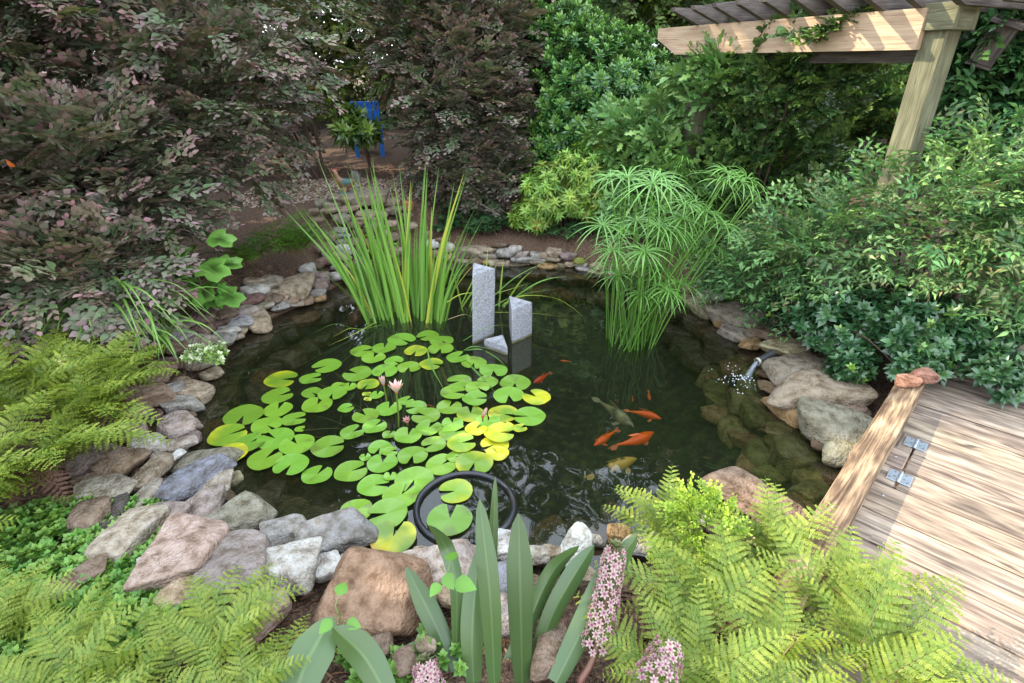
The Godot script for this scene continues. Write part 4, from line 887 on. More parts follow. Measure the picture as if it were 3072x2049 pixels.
func make_shrubs() -> void:
	var lp := {"len": 0.24, "n": 11, "twigs": 4, "l": 0.045, "w": 0.6, "ang": 0.95, "droop": 0.25, "col": Color(0.12, 0.165, 0.085), "tip": Color(0.27, 0.16, 0.175), "young": 1.0, "bark": Color(0.1, 0.06, 0.045), "mat": M.loropetalum_leaf, "fold": 0.18, "curl": 0.1, "roll": 0.35, "mess": 0.2}
	var lm := variants(lp, 5, 100)
	var look := {"meshes": lm, "tints": [Color(1, 1, 1), Color(1.1, 1.1, 1.1), Color(0.9, 1.05, 0.92), Color(1.2, 1.0, 1.02), Color(1.05, 1.1, 0.9)], "up": 0.15, "out": 0.9, "mess": 0.45, "uneven": 0.5, "depth": 0.5, "floor": 0.28, "lowest": -0.75}
	shrub("fringe_flower_shrub", "tall purple and sage leaved shrub behind the bank of ferns", Vector3(-2.75, 0.2, -3.6), [[Vector3(-2.7, 0.95, -3.25), Vector3(0.8, 0.62, 0.55), 1.0], [Vector3(-2.15, 1.3, -3.9), Vector3(0.58, 0.7, 0.55), 0.9], [Vector3(-3.4, 1.4, -3.4), Vector3(0.9, 1.0, 0.7), 0.9], [Vector3(-2.6, 2.1, -4.0), Vector3(1.2, 0.95, 0.8), 1.3], [Vector3(-2.4, 0.62, -2.85), Vector3(0.5, 0.3, 0.35), 0.35], [Vector3(-3.2, 2.9, -3.8), Vector3(1.1, 0.7, 0.9), 0.5]], 3600, look, 12, 0.02)
	shrub("fringe_flower_shrub", "purple and sage leaved shrub between the gravel path and the grey green mound", Vector3(-0.35, 0.35, -6.1), [[Vector3(-0.4, 1.1, -5.9), Vector3(0.62, 0.8, 0.55), 1.0], [Vector3(-0.8, 1.9, -6.4), Vector3(0.9, 0.85, 0.7), 1.0], [Vector3(-0.25, 0.6, -5.6), Vector3(0.42, 0.36, 0.3), 0.45], [Vector3(-0.15, 1.8, -6.2), Vector3(0.45, 0.7, 0.5), 0.5], [Vector3(-0.7, 2.7, -6.7), Vector3(1.0, 0.6, 0.8), 0.4]], 2900, look, 10, 0.018)
	shrub("fringe_flower_shrub", "purple leaved shrub overhanging the gravel path from behind", Vector3(-2.3, 0.4, -6.6), [[Vector3(-3.0, 1.6, -6.6), Vector3(1.0, 1.1, 0.8), 1.0]], 900, look, 8, 0.018)
	# glossy bright green mound
	var pt := {"len": 0.09, "n": 7, "tiers": 3, "l": 0.075, "w": 0.3, "flat": 0.25, "steep": 1.15, "col": Color(0.045, 0.13, 0.035), "tip": Color(0.17, 0.31, 0.06), "bark": Color(0.1, 0.08, 0.05), "mat": M.glossy_leaf, "prof": OBOVATE, "curl": 0.12, "rib": 0.5}
	shrub("evergreen_mound", "dense rounded bright green shrub with upright glossy leaf whorls", Vector3(0.85, 0.35, -6.2), [[Vector3(0.75, 1.2, -6.1), Vector3(0.8, 0.8, 0.7), 1.0], [Vector3(1.15, 1.4, -6.3), Vector3(0.65, 0.55, 0.6), 0.6], [Vector3(0.5, 1.85, -6.4), Vector3(0.5, 0.36, 0.5), 0.4], [Vector3(0.4, 0.8, -5.8), Vector3(0.45, 0.45, 0.3), 0.4]], 2600, {"meshes": variants(pt, 4, 200, "whorl"), "tints": [Color(1, 1, 1), Color(1.15, 1.1, 1), Color(0.85, 0.95, 0.9)], "up": 0.7, "out": 0.8, "mess": 0.25, "uneven": 0.3, "depth": 0.25, "lowest": -0.7, "small": 0.85, "large": 1.3}, 8, 0.02)
	# lime shrub with drooping pointed leaves
	var li := {"len": 0.1, "n": 6, "tiers": 3, "l": 0.085, "w": 0.3, "flat": -0.45, "steep": 0.6, "col": Color(0.13, 0.25, 0.035), "tip": Color(0.26, 0.38, 0.06), "bark": Color(0.2, 0.14, 0.06), "mat": M.matt_leaf, "prof": LANCE, "curl": 0.3, "rib": 0.6, "fold": 0.3}
	var li2 := li.duplicate(); li2.tip = Color(0.42, 0.2, 0.09)
	li2.young = 0.6
	var lim := variants(li, 7, 300, "whorl"); lim.append(whorl(li2, 340))
	shrub("lime_leaved_shrub", "lime green shrub with drooping pointed leaves over the low stone wall", Vector3(0.5, 0.25, -5.25), [[Vector3(0.45, 0.55, -5.1), Vector3(0.42, 0.36, 0.28), 1.0], [Vector3(0.75, 0.68, -5.2), Vector3(0.36, 0.36, 0.3), 0.8], [Vector3(0.2, 0.38, -5.05), Vector3(0.25, 0.22, 0.18), 0.4], [Vector3(0.95, 0.45, -5.0), Vector3(0.34, 0.28, 0.2), 0.5]], 800, {"meshes": lim, "tints": [Color(1, 1, 1), Color(1.2, 1.1, 1), Color(0.8, 0.95, 0.9)], "up": 0.5, "out": 0.8, "mess": 0.3, "uneven": 0.35, "depth": 0.4, "floor": 0.2, "large": 1.15}, 8, 0.008)
	# lobed light green sapling
	var ok := {"len": 0.2, "n": 8, "twigs": 2, "l": 0.11, "w": 0.42, "ang": 0.85, "droop": 0.15, "col": Color(0.105, 0.21, 0.065), "tip": Color(0.2, 0.32, 0.09), "bark": Color(0.16, 0.11, 0.07), "mat": M.matt_leaf, "prof": LOBED, "curl": 0.2, "roll": 0.9, "mess": 0.3, "rib": 0.4}
	shrub("oak_sapling", "airy light green shrub with narrow lobed leaves behind the sedge", Vector3(1.35, 0.25, -5.2), [[Vector3(1.4, 0.85, -4.9), Vector3(0.45, 0.45, 0.4), 1.0], [Vector3(1.15, 0.9, -5.2), Vector3(0.38, 0.34, 0.3), 0.5], [Vector3(1.58, 1.4, -4.5), Vector3(0.24, 0.4, 0.26), 0.5], [Vector3(1.45, 0.6, -4.75), Vector3(0.45, 0.3, 0.3), 0.5]], 760, {"meshes": variants(ok, 4, 400), "tints": [Color(1, 1, 1), Color(1.15, 1.15, 1.1), Color(0.8, 0.95, 0.9)], "up": 0.5, "mess": 0.6, "uneven": 0.4, "depth": 0.5}, 9, 0.01)
	# privet screen under the pergola
	var pv := {"len": 0.26, "n": 12, "twigs": 4, "pairs": true, "l": 0.042, "w": 0.55, "ang": 0.95, "droop": 0.12, "col": Color(0.06, 0.12, 0.04), "tip": Color(0.19, 0.29, 0.055), "young": 0.65, "bark": Color(0.2, 0.15, 0.09), "mat": M.glossy_leaf, "curl": 0.12, "roll": 0.8, "mess": 0.2}
	var pvm := variants(pv, 4, 500)
	var pl := {"meshes": pvm, "tints": [Color(1, 1, 1), Color(1.2, 1.15, 1), Color(0.75, 0.9, 0.95)], "up": 0.6, "mess": 0.6, "uneven": 0.6, "depth": 0.55}
	shrub("privet_shrub", "small leaved dark green shrub growing up through the pergola beam", Vector3(1.95, 0.25, -4.5), [[Vector3(1.95, 0.75, -4.5), Vector3(0.42, 0.55, 0.35), 1.0], [Vector3(2.0, 1.5, -4.2), Vector3(0.3, 0.45, 0.28), 0.7], [Vector3(1.98, 1.85, -3.75), Vector3(0.2, 0.3, 0.16), 0.3]], 520, pl, 7, 0.012)
	shrub("privet_shrub", "small leaved dark green shrub filling the space below the pergola", Vector3(2.4, 0.25, -4.9), [[Vector3(2.25, 0.6, -4.8), Vector3(0.4, 0.4, 0.3), 1.0], [Vector3(1.6, 0.6, -5.2), Vector3(0.5, 0.5, 0.3), 0.6]], 300, pl, 7, 0.012)
	# nandina: airy compound leaves
	var nd := {"len": 0.2, "n": 6, "twigs": 5, "l": 0.05, "w": 0.34, "ang": 0.8, "droop": 0.3, "col": Color(0.07, 0.175, 0.055), "tip": Color(0.185, 0.31, 0.085), "bark": Color(0.16, 0.14, 0.07), "mat": M.matt_leaf, "prof": LANCE, "curl": 0.2, "roll": 0.5, "mess": 0.2, "hang": 0.25, "rib": 0.3, "fold": 0.3, "stem": 0.0014}
	var nd2 := nd.duplicate(); nd2.tip = Color(0.3, 0.17, 0.09); nd2.young = 0.7
	var ndm := variants(nd, 8, 600); ndm.append(spray(nd2, 650))
	shrub("nandina_shrub", "airy green shrub with fine pointed leaflets spilling over the deck", Vector3(2.55, 0.2, -3.2), [[Vector3(2.3, 0.78, -2.95), Vector3(0.55, 0.4, 0.42), 1.0], [Vector3(2.75, 0.85, -2.75), Vector3(0.45, 0.38, 0.4), 0.9], [Vector3(1.85, 0.62, -3.15), Vector3(0.4, 0.32, 0.35), 0.7], [Vector3(2.6, 0.62, -2.5), Vector3(0.35, 0.2, 0.26), 0.5], [Vector3(2.45, 1.1, -3.0), Vector3(0.3, 0.25, 0.25), 0.3]], 1050, {"meshes": ndm, "tints": [Color(1, 1, 1), Color(1.2, 1.15, 1.1), Color(0.8, 0.95, 0.95)], "up": 0.35, "mess": 0.4, "uneven": 0.45, "depth": 0.45, "floor": 0.3}, 9, 0.008)
	shrub("nandina_shrub", "low pointed leaved green shrub behind the stones with white flat rocks", Vector3(1.75, 0.2, -3.5), [[Vector3(1.72, 0.42, -3.35), Vector3(0.33, 0.26, 0.4), 1.0], [Vector3(1.65, 0.3, -3.75), Vector3(0.25, 0.2, 0.3), 0.5]], 330, {"meshes": ndm.slice(0, 8), "tints": [Color(0.8, 0.9, 0.85), Color(1, 1, 1), Color(0.7, 0.85, 0.8)], "up": 0.35, "mess": 0.4, "uneven": 0.45, "depth": 0.45, "floor": 0.15}, 6, 0.006)
	# dark glossy gardenia-like shrub
	var gd := {"len": 0.09, "n": 5, "tiers": 3, "l": 0.06, "w": 0.5, "flat": 0.0, "steep": 0.8, "col": Color(0.03, 0.078, 0.03), "tip": Color(0.055, 0.125, 0.042), "bark": Color(0.12, 0.07, 0.05), "mat": M.glossy_leaf, "prof": OVAL, "curl": 0.2, "rib": 0.25, "fold": 0.22}
	var gd2 := gd.duplicate(); gd2.tip = Color(0.17, 0.31, 0.03); gd2.young = 1.0
	gd2.l = 0.045
	var gdm := variants(gd, 11, 700, "whorl"); gdm.append(whorl(gd2, 750))
	shrub("glossy_shrub", "dark glossy leaved shrub overhanging the slabs and the rail end", Vector3(1.95, 0.15, -2.85), [[Vector3(1.86, 0.36, -2.72), Vector3(0.3, 0.24, 0.26), 1.0], [Vector3(2.05, 0.42, -2.5), Vector3(0.3, 0.22, 0.26), 1.0], [Vector3(2.35, 0.44, -2.45), Vector3(0.28, 0.18, 0.22), 0.6], [Vector3(1.72, 0.3, -2.95), Vector3(0.22, 0.2, 0.26), 0.6], [Vector3(1.98, 0.32, -2.32), Vector3(0.2, 0.12, 0.12), 0.35], [Vector3(1.78, 0.22, -2.5), Vector3(0.16, 0.12, 0.14), 0.4], [Vector3(2.1, 0.3, -2.85), Vector3(0.4, 0.3, 0.3), 0.7], [Vector3(2.3, 0.34, -2.25), Vector3(0.22, 0.12, 0.16), 0.35], [Vector3(2.42, 0.29, -2.12), Vector3(0.22, 0.06, 0.08), 0.1]], 1100, {"meshes": gdm, "tints": [Color(1, 1, 1), Color(1.25, 1.2, 1.2), Color(0.85, 0.95, 1.0)], "up": 0.45, "out": 0.7, "mess": 0.45, "uneven": 0.35, "depth": 0.5, "floor": 0.16, "small": 0.8, "large": 1.15}, 10, 0.007)
	# climber on the pergola post
	var cl := {"len": 0.3, "n": 9, "twigs": 2, "pairs": true, "l": 0.06, "w": 0.52, "ang": 1.0, "droop": 0.35, "col": Color(0.035, 0.1, 0.035), "tip": Color(0.08, 0.17, 0.05), "bark": Color(0.12, 0.08, 0.05), "mat": M.glossy_leaf, "curl": 0.15, "roll": 0.8, "mess": 0.25, "rib": 0.3}
	shrub("climbing_vine", "dense dark green oval leaved climber beside the pergola post", Vector3(3.0, 0.2, -3.5), [[Vector3(2.98, 1.4, -3.55), Vector3(0.42, 0.6, 0.25), 1.0], [Vector3(3.1, 2.0, -3.6), Vector3(0.5, 0.5, 0.3), 0.8], [Vector3(3.3, 0.9, -3.3), Vector3(0.35, 0.5, 0.3), 0.5]], 620, {"meshes": variants(cl, 4, 800), "tints": [Color(1, 1, 1), Color(1.2, 1.15, 1.1), Color(0.8, 0.9, 0.9)], "up": -0.3, "out": 0.7, "mess": 0.5, "uneven": 0.3, "depth": 0.4, "level": 0.3}, 6, 0.02, "", "climber")
	shrub("fringe_flower_shrub", "purple leaved shrub standing beyond the bank of ferns, nearest the ground cover", Vector3(-3.7, 0.2, -1.7), [[Vector3(-3.7, 1.3, -1.9), Vector3(0.8, 1.1, 0.9), 1.0], [Vector3(-3.8, 2.5, -2.2), Vector3(0.9, 0.8, 1.0), 0.8]], 1500, look, 6, 0.018)
	var sl := pl.duplicate(); sl.large = 1.8
	shrub("privet_shrub", "small leaved shrub standing beyond the pergola", Vector3(4.6, 0.3, -7.0), [[Vector3(4.2, 0.9, -7.0), Vector3(0.8, 0.7, 0.5), 1.0], [Vector3(5.2, 1.2, -6.7), Vector3(0.8, 0.9, 0.5), 0.9], [Vector3(3.4, 0.8, -7.4), Vector3(0.7, 0.6, 0.5), 0.6]], 1000, sl, 7, 0.012)
	# magnolia seedling by the path
	var mg := {"len": 0.1, "n": 6, "tiers": 3, "l": 0.15, "w": 0.32, "flat": 0.0, "steep": 0.9, "col": Color(0.05, 0.11, 0.03), "tip": Color(0.2, 0.32, 0.05), "bark": Color(0.14, 0.09, 0.06), "mat": M.glossy_leaf, "prof": OVAL, "curl": 0.25, "rib": 0.6}
	shrub("magnolia_seedling", "young magnolia with long glossy leaves on the path behind the rooster", Vector3(-1.75, 0.35, -6.6), [[Vector3(-1.75, 0.95, -6.55), Vector3(0.26, 0.26, 0.2), 1.0], [Vector3(-1.95, 1.15, -6.6), Vector3(0.15, 0.2, 0.15), 0.3]], 34, {"meshes": variants(mg, 3, 900, "whorl"), "tints": [Color(1, 1, 1), Color(1.2, 1.1, 1)], "up": 0.8, "depth": 0.4}, 2, 0.018, "", "seedling")
	# clipped small leaved bush at the picture's edge, under the fringe flower
	var bx := {"len": 0.09, "n": 10, "twigs": 4, "l": 0.016, "w": 0.55, "ang": 0.9, "droop": 0.05, "col": Color(0.02, 0.05, 0.022), "tip": Color(0.035, 0.08, 0.03), "bark": Color(0.08, 0.06, 0.04), "mat": M.matt_leaf, "roll": 1.5, "mess": 0.3, "stem": 0.001}
	shrub("holly_bush", "low dark bush of tiny leaves between the ferns and the purple shrub", Vector3(-2.85, 0.2, -2.75), [[Vector3(-2.8, 0.38, -2.75), Vector3(0.4, 0.22, 0.25), 1.0]], 420, {"meshes": variants(bx, 3, 950), "tints": [Color(1, 1, 1), Color(1.3, 1.2, 1.2)], "up": 0.6, "depth": 0.4, "mess": 0.4}, 4, 0.006)

# ---- trees ---------------------------------------------------------------------------------------------
func make_trees() -> void:
	var tl := {"len": 0.5, "n": 12, "twigs": 5, "l": 0.09, "w": 0.55, "ang": 0.95, "droop": 0.25, "col": Color(0.05, 0.09, 0.025), "tip": Color(0.1, 0.16, 0.035), "bark": Color(0.1, 0.075, 0.05), "mat": M.matt_leaf, "curl": 0.2, "roll": 0.9, "mess": 0.35, "stem": 0.004}
	var tm := variants(tl, 4, 1100)
	var look := {"meshes": tm, "tints": [Color(1, 1, 1), Color(1.3, 1.2, 0.9), Color(0.75, 0.85, 0.8)], "up": 0.2, "out": 0.7, "mess": 0.7, "uneven": 0.7, "depth": 0.6, "lowest": -0.8, "small": 0.8, "large": 1.5}
	var spots := [
		[Vector3(-4.8, 0.3, -10.5), 6.2, 1.5, "tree with a tall trunk behind the purple shrubs, above the gravel path"],
		[Vector3(-1.6, 0.5, -11.6), 6.4, 1.6, "tree standing straight behind the blue painted chair"],
		[Vector3(1.9, 0.4, -10.4), 5.6, 1.7, "tree rising behind the glossy bright green mound"],
		[Vector3(4.8, 0.3, -9.2), 6.2, 1.6, "tree standing beyond the pergola's far corner"],
		[Vector3(0.7, 0.5, -12.5), 10.5, 1.9, "tallest tree with a thin open crown behind the evergreen mound"],
		[Vector3(7.0, 0.3, -6.5), 7.0, 1.6, "tree behind the climbing vine"],
		[Vector3(-7.4, 0.3, -7.2), 8.0, 1.7, "tree with broad crown beyond the tall purple shrub"],
		[Vector3(-6.4, 0.3, -6.0), 6.0, 1.2, "tree shading the pond from beyond the bank of ferns"]]
	for k in spots.size():
		var s = spots[k]
		var b: Vector3 = s[0]; var h: float = s[1]; var r: float = s[2]
		rng.seed = 5000 + k
		var o := thing("broadleaf_tree", s[3], "tree", b, 0.0, "trees round the garden")
		var pts := []; var rad := []
		for i in 8:
			var t := i / 7.0
			pts.append(Vector3(0.25 * sin(3.0 * t + k), h * 0.8 * t - 0.1, 0.2 * sin(2.2 * t + 2 * k)))
			rad.append(0.16 * (1.0 - 0.8 * t) * h / 7.0)
		var tb := MB.new()
		tb.tube(pts, rad, 9, Color(0.11, 0.085, 0.065))
		var trunk := part("trunk", tb.mesh(M.bark), o)
		var masses := []
		for i in 6:
			var a := TAU * i / 6.0 + k
			var e := Vector3(cos(a) * r * 0.7, h * rf(0.5, 0.95), sin(a) * r * 0.7)
			masses.append([b + e, Vector3(r * 0.6, h * 0.15, r * 0.6), 1.0])
			var lb := MB.new()
			lb.tube([pts[3 + i % 3], pts[3 + i % 3].lerp(e, 0.5) + Vector3(0, 0.2, 0), e], [0.05, 0.035, 0.015], 6, Color(0.11, 0.085, 0.065))
			part("limb", lb.mesh(M.bark), trunk)
		masses.append([b + Vector3(0, h * 0.3, 0), Vector3(r * 0.9, h * 0.16, r * 0.9), 1.1])
		masses.append([b + Vector3(0, h * 0.92, 0), Vector3(r * 0.7, h * 0.14, r * 0.7), 0.8])
		var lists := crown(masses, 780 if h < 9 else 420, look)
		var cr := Node3D.new()
		cr.name = "crown"
		o.add_child(cr)
		for q in lists.size():
			var w := []
			for t in lists[q][0]: w.append(Transform3D(t.basis, t.origin - b))
			scatter("foliage", cr, tm[q], w, lists[q][1])

	# the wood behind the garden, one mass
	rng.seed = 5100
	var wood := thing("woodland", "distant mass of leafy woodland behind the garden shrubs", "woodland", Vector3(0, 0, -13))
	wood.set_meta("kind", "stuff")
	var wl := look.duplicate(); wl.tints = [Color(1, 1, 1), Color(1.6, 1.4, 0.8), Color(0.8, 0.8, 0.7), Color(1.6, 1.0, 0.7)]; wl.large = 2.2; wl.small = 1.2
	var ms := []
	for i in 15: ms.append([Vector3(-16 + i * 2.3, rf(1.5, 2.6), rf(-14.5, -11.5) + 0.25 * absf(i - 7)), Vector3(1.9, rf(2.0, 3.2), 1.2), 1.0])
	var lists2 := crown(ms, 3400, wl)
	for q in lists2.size():
		var w := []
		for t in lists2[q][0]: w.append(Transform3D(t.basis, t.origin - wood.position))
		scatter("foliage", wood, tm[q], w, lists2[q][1])

# ---- ferns ---------------------------------------------------------------------------------------------
func frond_mesh(seed_: int, l: float, start: float, finish: float, col: Color, tip: Color) -> ArrayMesh:
	rng.seed = seed_
	var mb := MB.new()
	var n := int(l / 0.0235)
	var p := Vector3.ZERO
	var pts := []; var dirs := []
	var sway := rf(-0.25, 0.25)
	for i in n + 1:
		var t := float(i) / n
		var a := lerpf(start, finish, pow(t, 0.8))
		var d := Vector3(cos(a) * cos(sway * t), sin(a), cos(a) * sin(sway * t))
		pts.append(p); dirs.append(d)
		p += d * l / n
	var sr := []
	for i in n + 1: sr.append(0.0024 * (1.0 - 0.85 * i / n))
	mb.tube(pts, sr, 4, Color(0.22, 0.15, 0.06), false, col)
	for i in range(int(n * 0.2), n):
		var t := float(i) / n
		var u := clampf((t - 0.17) / 0.83, 0, 1)
		var f := minf(1.0, 0.72 + u * 1.1) * pow(1.0 - u, 0.72)
		var pl := l * 0.27 * f * rf(0.9, 1.08) + 0.006
		var d: Vector3 = dirs[i]
		for sg in [-1.0, 1.0]:
			var across: Vector3 = Vector3(-sin(sway * t), 0, cos(sway * t)) * sg
			var up: Vector3 = across.cross(d)
			if up.y < 0: up = -up
			var pd: Vector3 = (across + d * rf(0.28, 0.5) + up * rf(-0.05, 0.3)).normalized()
			var sag := rf(0.1, 0.4)
			var m := int(clampf(pl / 0.0058, 4, 22))
			var tone := col.lerp(tip, clampf(rf(-0.2, 0.9) * (0.4 + 0.6 * t), 0, 1))
			var o2: Vector3 = pts[i] + d * (sg * 0.004)
			for k in m:
				var s := (k + 0.5) / m
				var base: Vector3 = o2 + pd * pl * s - up * sag * pl * s * s
				var w := minf(0.0112, pl * 0.17) * (1.0 - 0.8 * s * s) + 0.0012
				var cc := tone.lerp(tip, s * 0.5) * rf(0.85, 1.15)
				var half := pl / m * 0.46
				for g in [-1.0, 1.0]:
					var side: Vector3 = (d * g + pd * 0.3).normalized()
					var lift := up * w * rf(-0.3, 0.5)
					var a0 := mb.add(base - pd * half * 1.1, cc * 0.9)
					var a1 := mb.add(base + side * w * 0.85 - pd * half * 0.8 + lift * 0.8, cc)
					var a2 := mb.add(base + side * w + pd * half * 0.5 + lift, cc)
					var a3 := mb.add(base + pd * half * 1.1, cc * 0.85)
					mb.quad(a0, a1, a2, a3)
	return mb.mesh(M.fern_leaf)

func fern(label: String, base: Vector3, meshes: Array, n: int, spread: Array, size: Array, dead := 0, group := "") -> void:
	rng.seed = hash(label)
	base.y = maxf(base.y, ground_y(base.x, base.z) + 0.03)
	var o := thing("fern", label, "fern", base, 0.0, group)
	for k in n:
		var a := lerpf(spread[0], spread[1], (k + rf(0.1, 0.9)) / n)
		var s := rf(size[0], size[1])
		var b := Basis(Vector3.UP, a) * Basis(Vector3(0, 0, 1), rf(-0.25, 0.3)) * Basis(Vector3(1, 0, 0), rf(-0.3, 0.3))
		part("frond", meshes[rng.randi() % meshes.size()], o, Transform3D(b.scaled(Vector3(s, s, s)), Vector3(rf(-0.05, 0.05), 0, rf(-0.05, 0.05))))
	for k in dead:
		var b := Basis(Vector3.UP, rf(spread[0], spread[1])) * Basis(Vector3(0, 0, 1), rf(-0.7, -0.4))
		part("withered_frond", M.dead_frond, o, Transform3D(b.scaled(Vector3.ONE * rf(0.6, 0.9)), Vector3(0, 0.1, 0)))

func make_ferns() -> void:
	var frond_green := Color(0.11, 0.185, 0.02); var frond_tip := Color(0.26, 0.3, 0.035)
	var long_fronds := []; var mid_fronds := []; var short_fronds := []
	for k in 5:
		long_fronds.append(frond_mesh(2000 + k, 0.5, 1.15, rf(-0.35, 0.1), frond_green, frond_tip))
		mid_fronds.append(frond_mesh(2100 + k, 0.45, 1.2, rf(-0.4, 0.0), frond_green, frond_tip))
		short_fronds.append(frond_mesh(2200 + k, 0.42, 1.25, rf(-0.3, 0.3), frond_green, frond_tip))
	var broad_fronds := []
	for k in 4: broad_fronds.append(frond_mesh(2400 + k, 0.25, 1.2, rf(-0.3, 0.1), Color(0.07, 0.17, 0.022), Color(0.15, 0.25, 0.035)))
	M.dead_frond = frond_mesh(2300, 0.36, 0.9, -0.9, Color(0.11, 0.05, 0.03), Color(0.15, 0.07, 0.04))
	var g1 := "ferns massed on the bank"
	fern("fern on the bank just above the creeping ground cover", Vector3(-2.02, 0.2, -1.55), long_fronds, 13, [-1.9, 2.2], [0.7, 1.0], 1, g1)
	fern("fern on the bank reaching over the ground cover's outer end", Vector3(-1.9, 0.2, -1.28), long_fronds, 12, [-1.6, 2.2], [0.6, 0.9], 1, g1)
	fern("dense low fern hiding the soil beside the deck's corner", Vector3(0.42, 0.16, -0.84), mid_fronds, 12, [-0.4, 3.4], [0.5, 0.75])
	fern("low fern between the broadest strap leaf and the golden ferns", Vector3(-0.66, 0.15, -0.8), mid_fronds, 13, [0.0, 3.2], [0.45, 0.65])
	fern("low fern with its fronds on the soil before the rust boulder", Vector3(-0.98, 0.15, -0.72), mid_fronds, 12, [0.0, 3.2], [0.45, 0.65])
	fern("small fern under the big flower spike", Vector3(0.58, 0.16, -0.78), mid_fronds, 11, [-0.4, 3.4], [0.45, 0.65])
	fern("yellow green fern on the bank between strappy leaves and stone edging", Vector3(-1.95, 0.2, -2.2), long_fronds, 15, [-1.2, 2.6], [0.7, 1.0], 1, g1)
	fern("yellow green fern overhanging the grey stones beside the pond", Vector3(-1.85, 0.2, -1.95), long_fronds, 15, [-1.6, 2.2], [0.75, 1.05], 2, g1)
	fern("tall fern at the foot of the low dark bush", Vector3(-2.35, 0.2, -2.2), long_fronds, 14, [-2.0, 2.6], [0.75, 1.05], 0, g1)
	fern("fern spilling over the brown rocks above the creeping ground cover", Vector3(-1.78, 0.22, -1.62), long_fronds, 15, [-1.9, 1.6], [0.8, 1.1], 2, g1)
	fern("fern behind the one with withered brown fronds on the bank", Vector3(-2.2, 0.22, -1.95), long_fronds, 14, [-2.2, 2.4], [0.85, 1.15], 1, g1)
	fern("small green fern beside the waterfall stones", Vector3(-1.72, 0.28, -4.2), broad_fronds, 18, [-2.6, 1.9], [1.5, 2.1])
	fern("fern at the hedge's foot behind the small waterfall fern", Vector3(-2.0, 0.26, -4.0), broad_fronds, 13, [-2.6, 1.6], [1.4, 1.9])
	fern("green fern with its fronds over the pale rocks of the heap", Vector3(-0.82, 0.17, -0.92), mid_fronds, 12, [0.1, 3.0], [0.5, 0.75])
	fern("yellowish fern growing low in front of the ground cover", Vector3(-1.12, 0.17, -0.84), long_fronds, 13, [-0.4, 3.4], [0.45, 0.65])
	fern("fern at the end of the ground cover by the bank", Vector3(-1.45, 0.17, -0.98), long_fronds, 10, [-0.6, 3.2], [0.42, 0.62])
	fern("upright golden fern growing at the water's edge beside the white stone", Vector3(0.56, 0.08, -1.4), short_fronds, 9, [0.2, 3.0], [0.55, 0.8])
	fern("large fern with one frond reaching across the strap leaves", Vector3(0.56, 0.18, -1.02), mid_fronds, 9, [0.4, 3.3], [0.6, 0.85])
	fern("sunlit fern arching over the brown slab by the rail", Vector3(0.82, 0.16, -1.2), short_fronds, 11, [-0.3, 2.6], [0.6, 0.9])
	fern("sunlit fern casting its shadow on the deck planks", Vector3(0.92, 0.2, -1.04), short_fronds, 11, [-1.2, 2.6], [0.6, 0.85], 2)
	fern("fern with brown withered fronds lying over the deck's corner", Vector3(0.92, 0.2, -0.86), mid_fronds, 11, [-1.6, 2.2], [0.65, 0.95], 4)
	fern("fern under the flower spikes at the deck's corner", Vector3(0.7, 0.16, -0.9), mid_fronds, 9, [-0.8, 2.6], [0.55, 0.75], 1)

# ---- pond plants ---------------------------------------------------------------------------------------
func smooth_curve(pts: Array, n: int) -> Array:
	var q := []
	for p in pts: q.append(Vector3(p[0], p[1], p[2]) if p is Array else p)
	if q.size() == 2: q.insert(1, q[0].lerp(q[1], 0.5))
	var r := []
	for i in n + 1:
		var t := float(i) / n * (q.size() - 1)
		var k := mini(int(t), q.size() - 2)
		var u := t - k
		var a: Vector3 = q[maxi(k - 1, 0)] if k > 0 else q[0] * 2 - q[1]
		var d: Vector3 = q[k + 2] if k + 2 < q.size() else q[-1] * 2 - q[-2]
		r.append(q[k].cubic_interpolate(q[k + 1], a, d, u))
	return r

func blade(o: Node3D, pts: Array, w: float, col: Color, tip: Color, across: Vector3, called := "leaf", fold := 0.35, steps := 12) -> void:
	var c := smooth_curve(pts, steps)
	var wid := []; var ac := []
	for i in c.size():
		var t := float(i) / (c.size() - 1)
		c[i] -= o.position
		wid.append(w * (0.75 + 0.25 * sin(PI * minf(t * 1.4, 1.0))) * pow(clampf((1.0 - t) * 1.9, 0.02, 1.0), 0.75))
		ac.append(across)
	var mb := MB.new()
	mb.strap(c, wid, ac, fold, col, tip, Color(1.15, 1.12, 1.05))
	part(called, mb.mesh(M.blade_leaf), o)

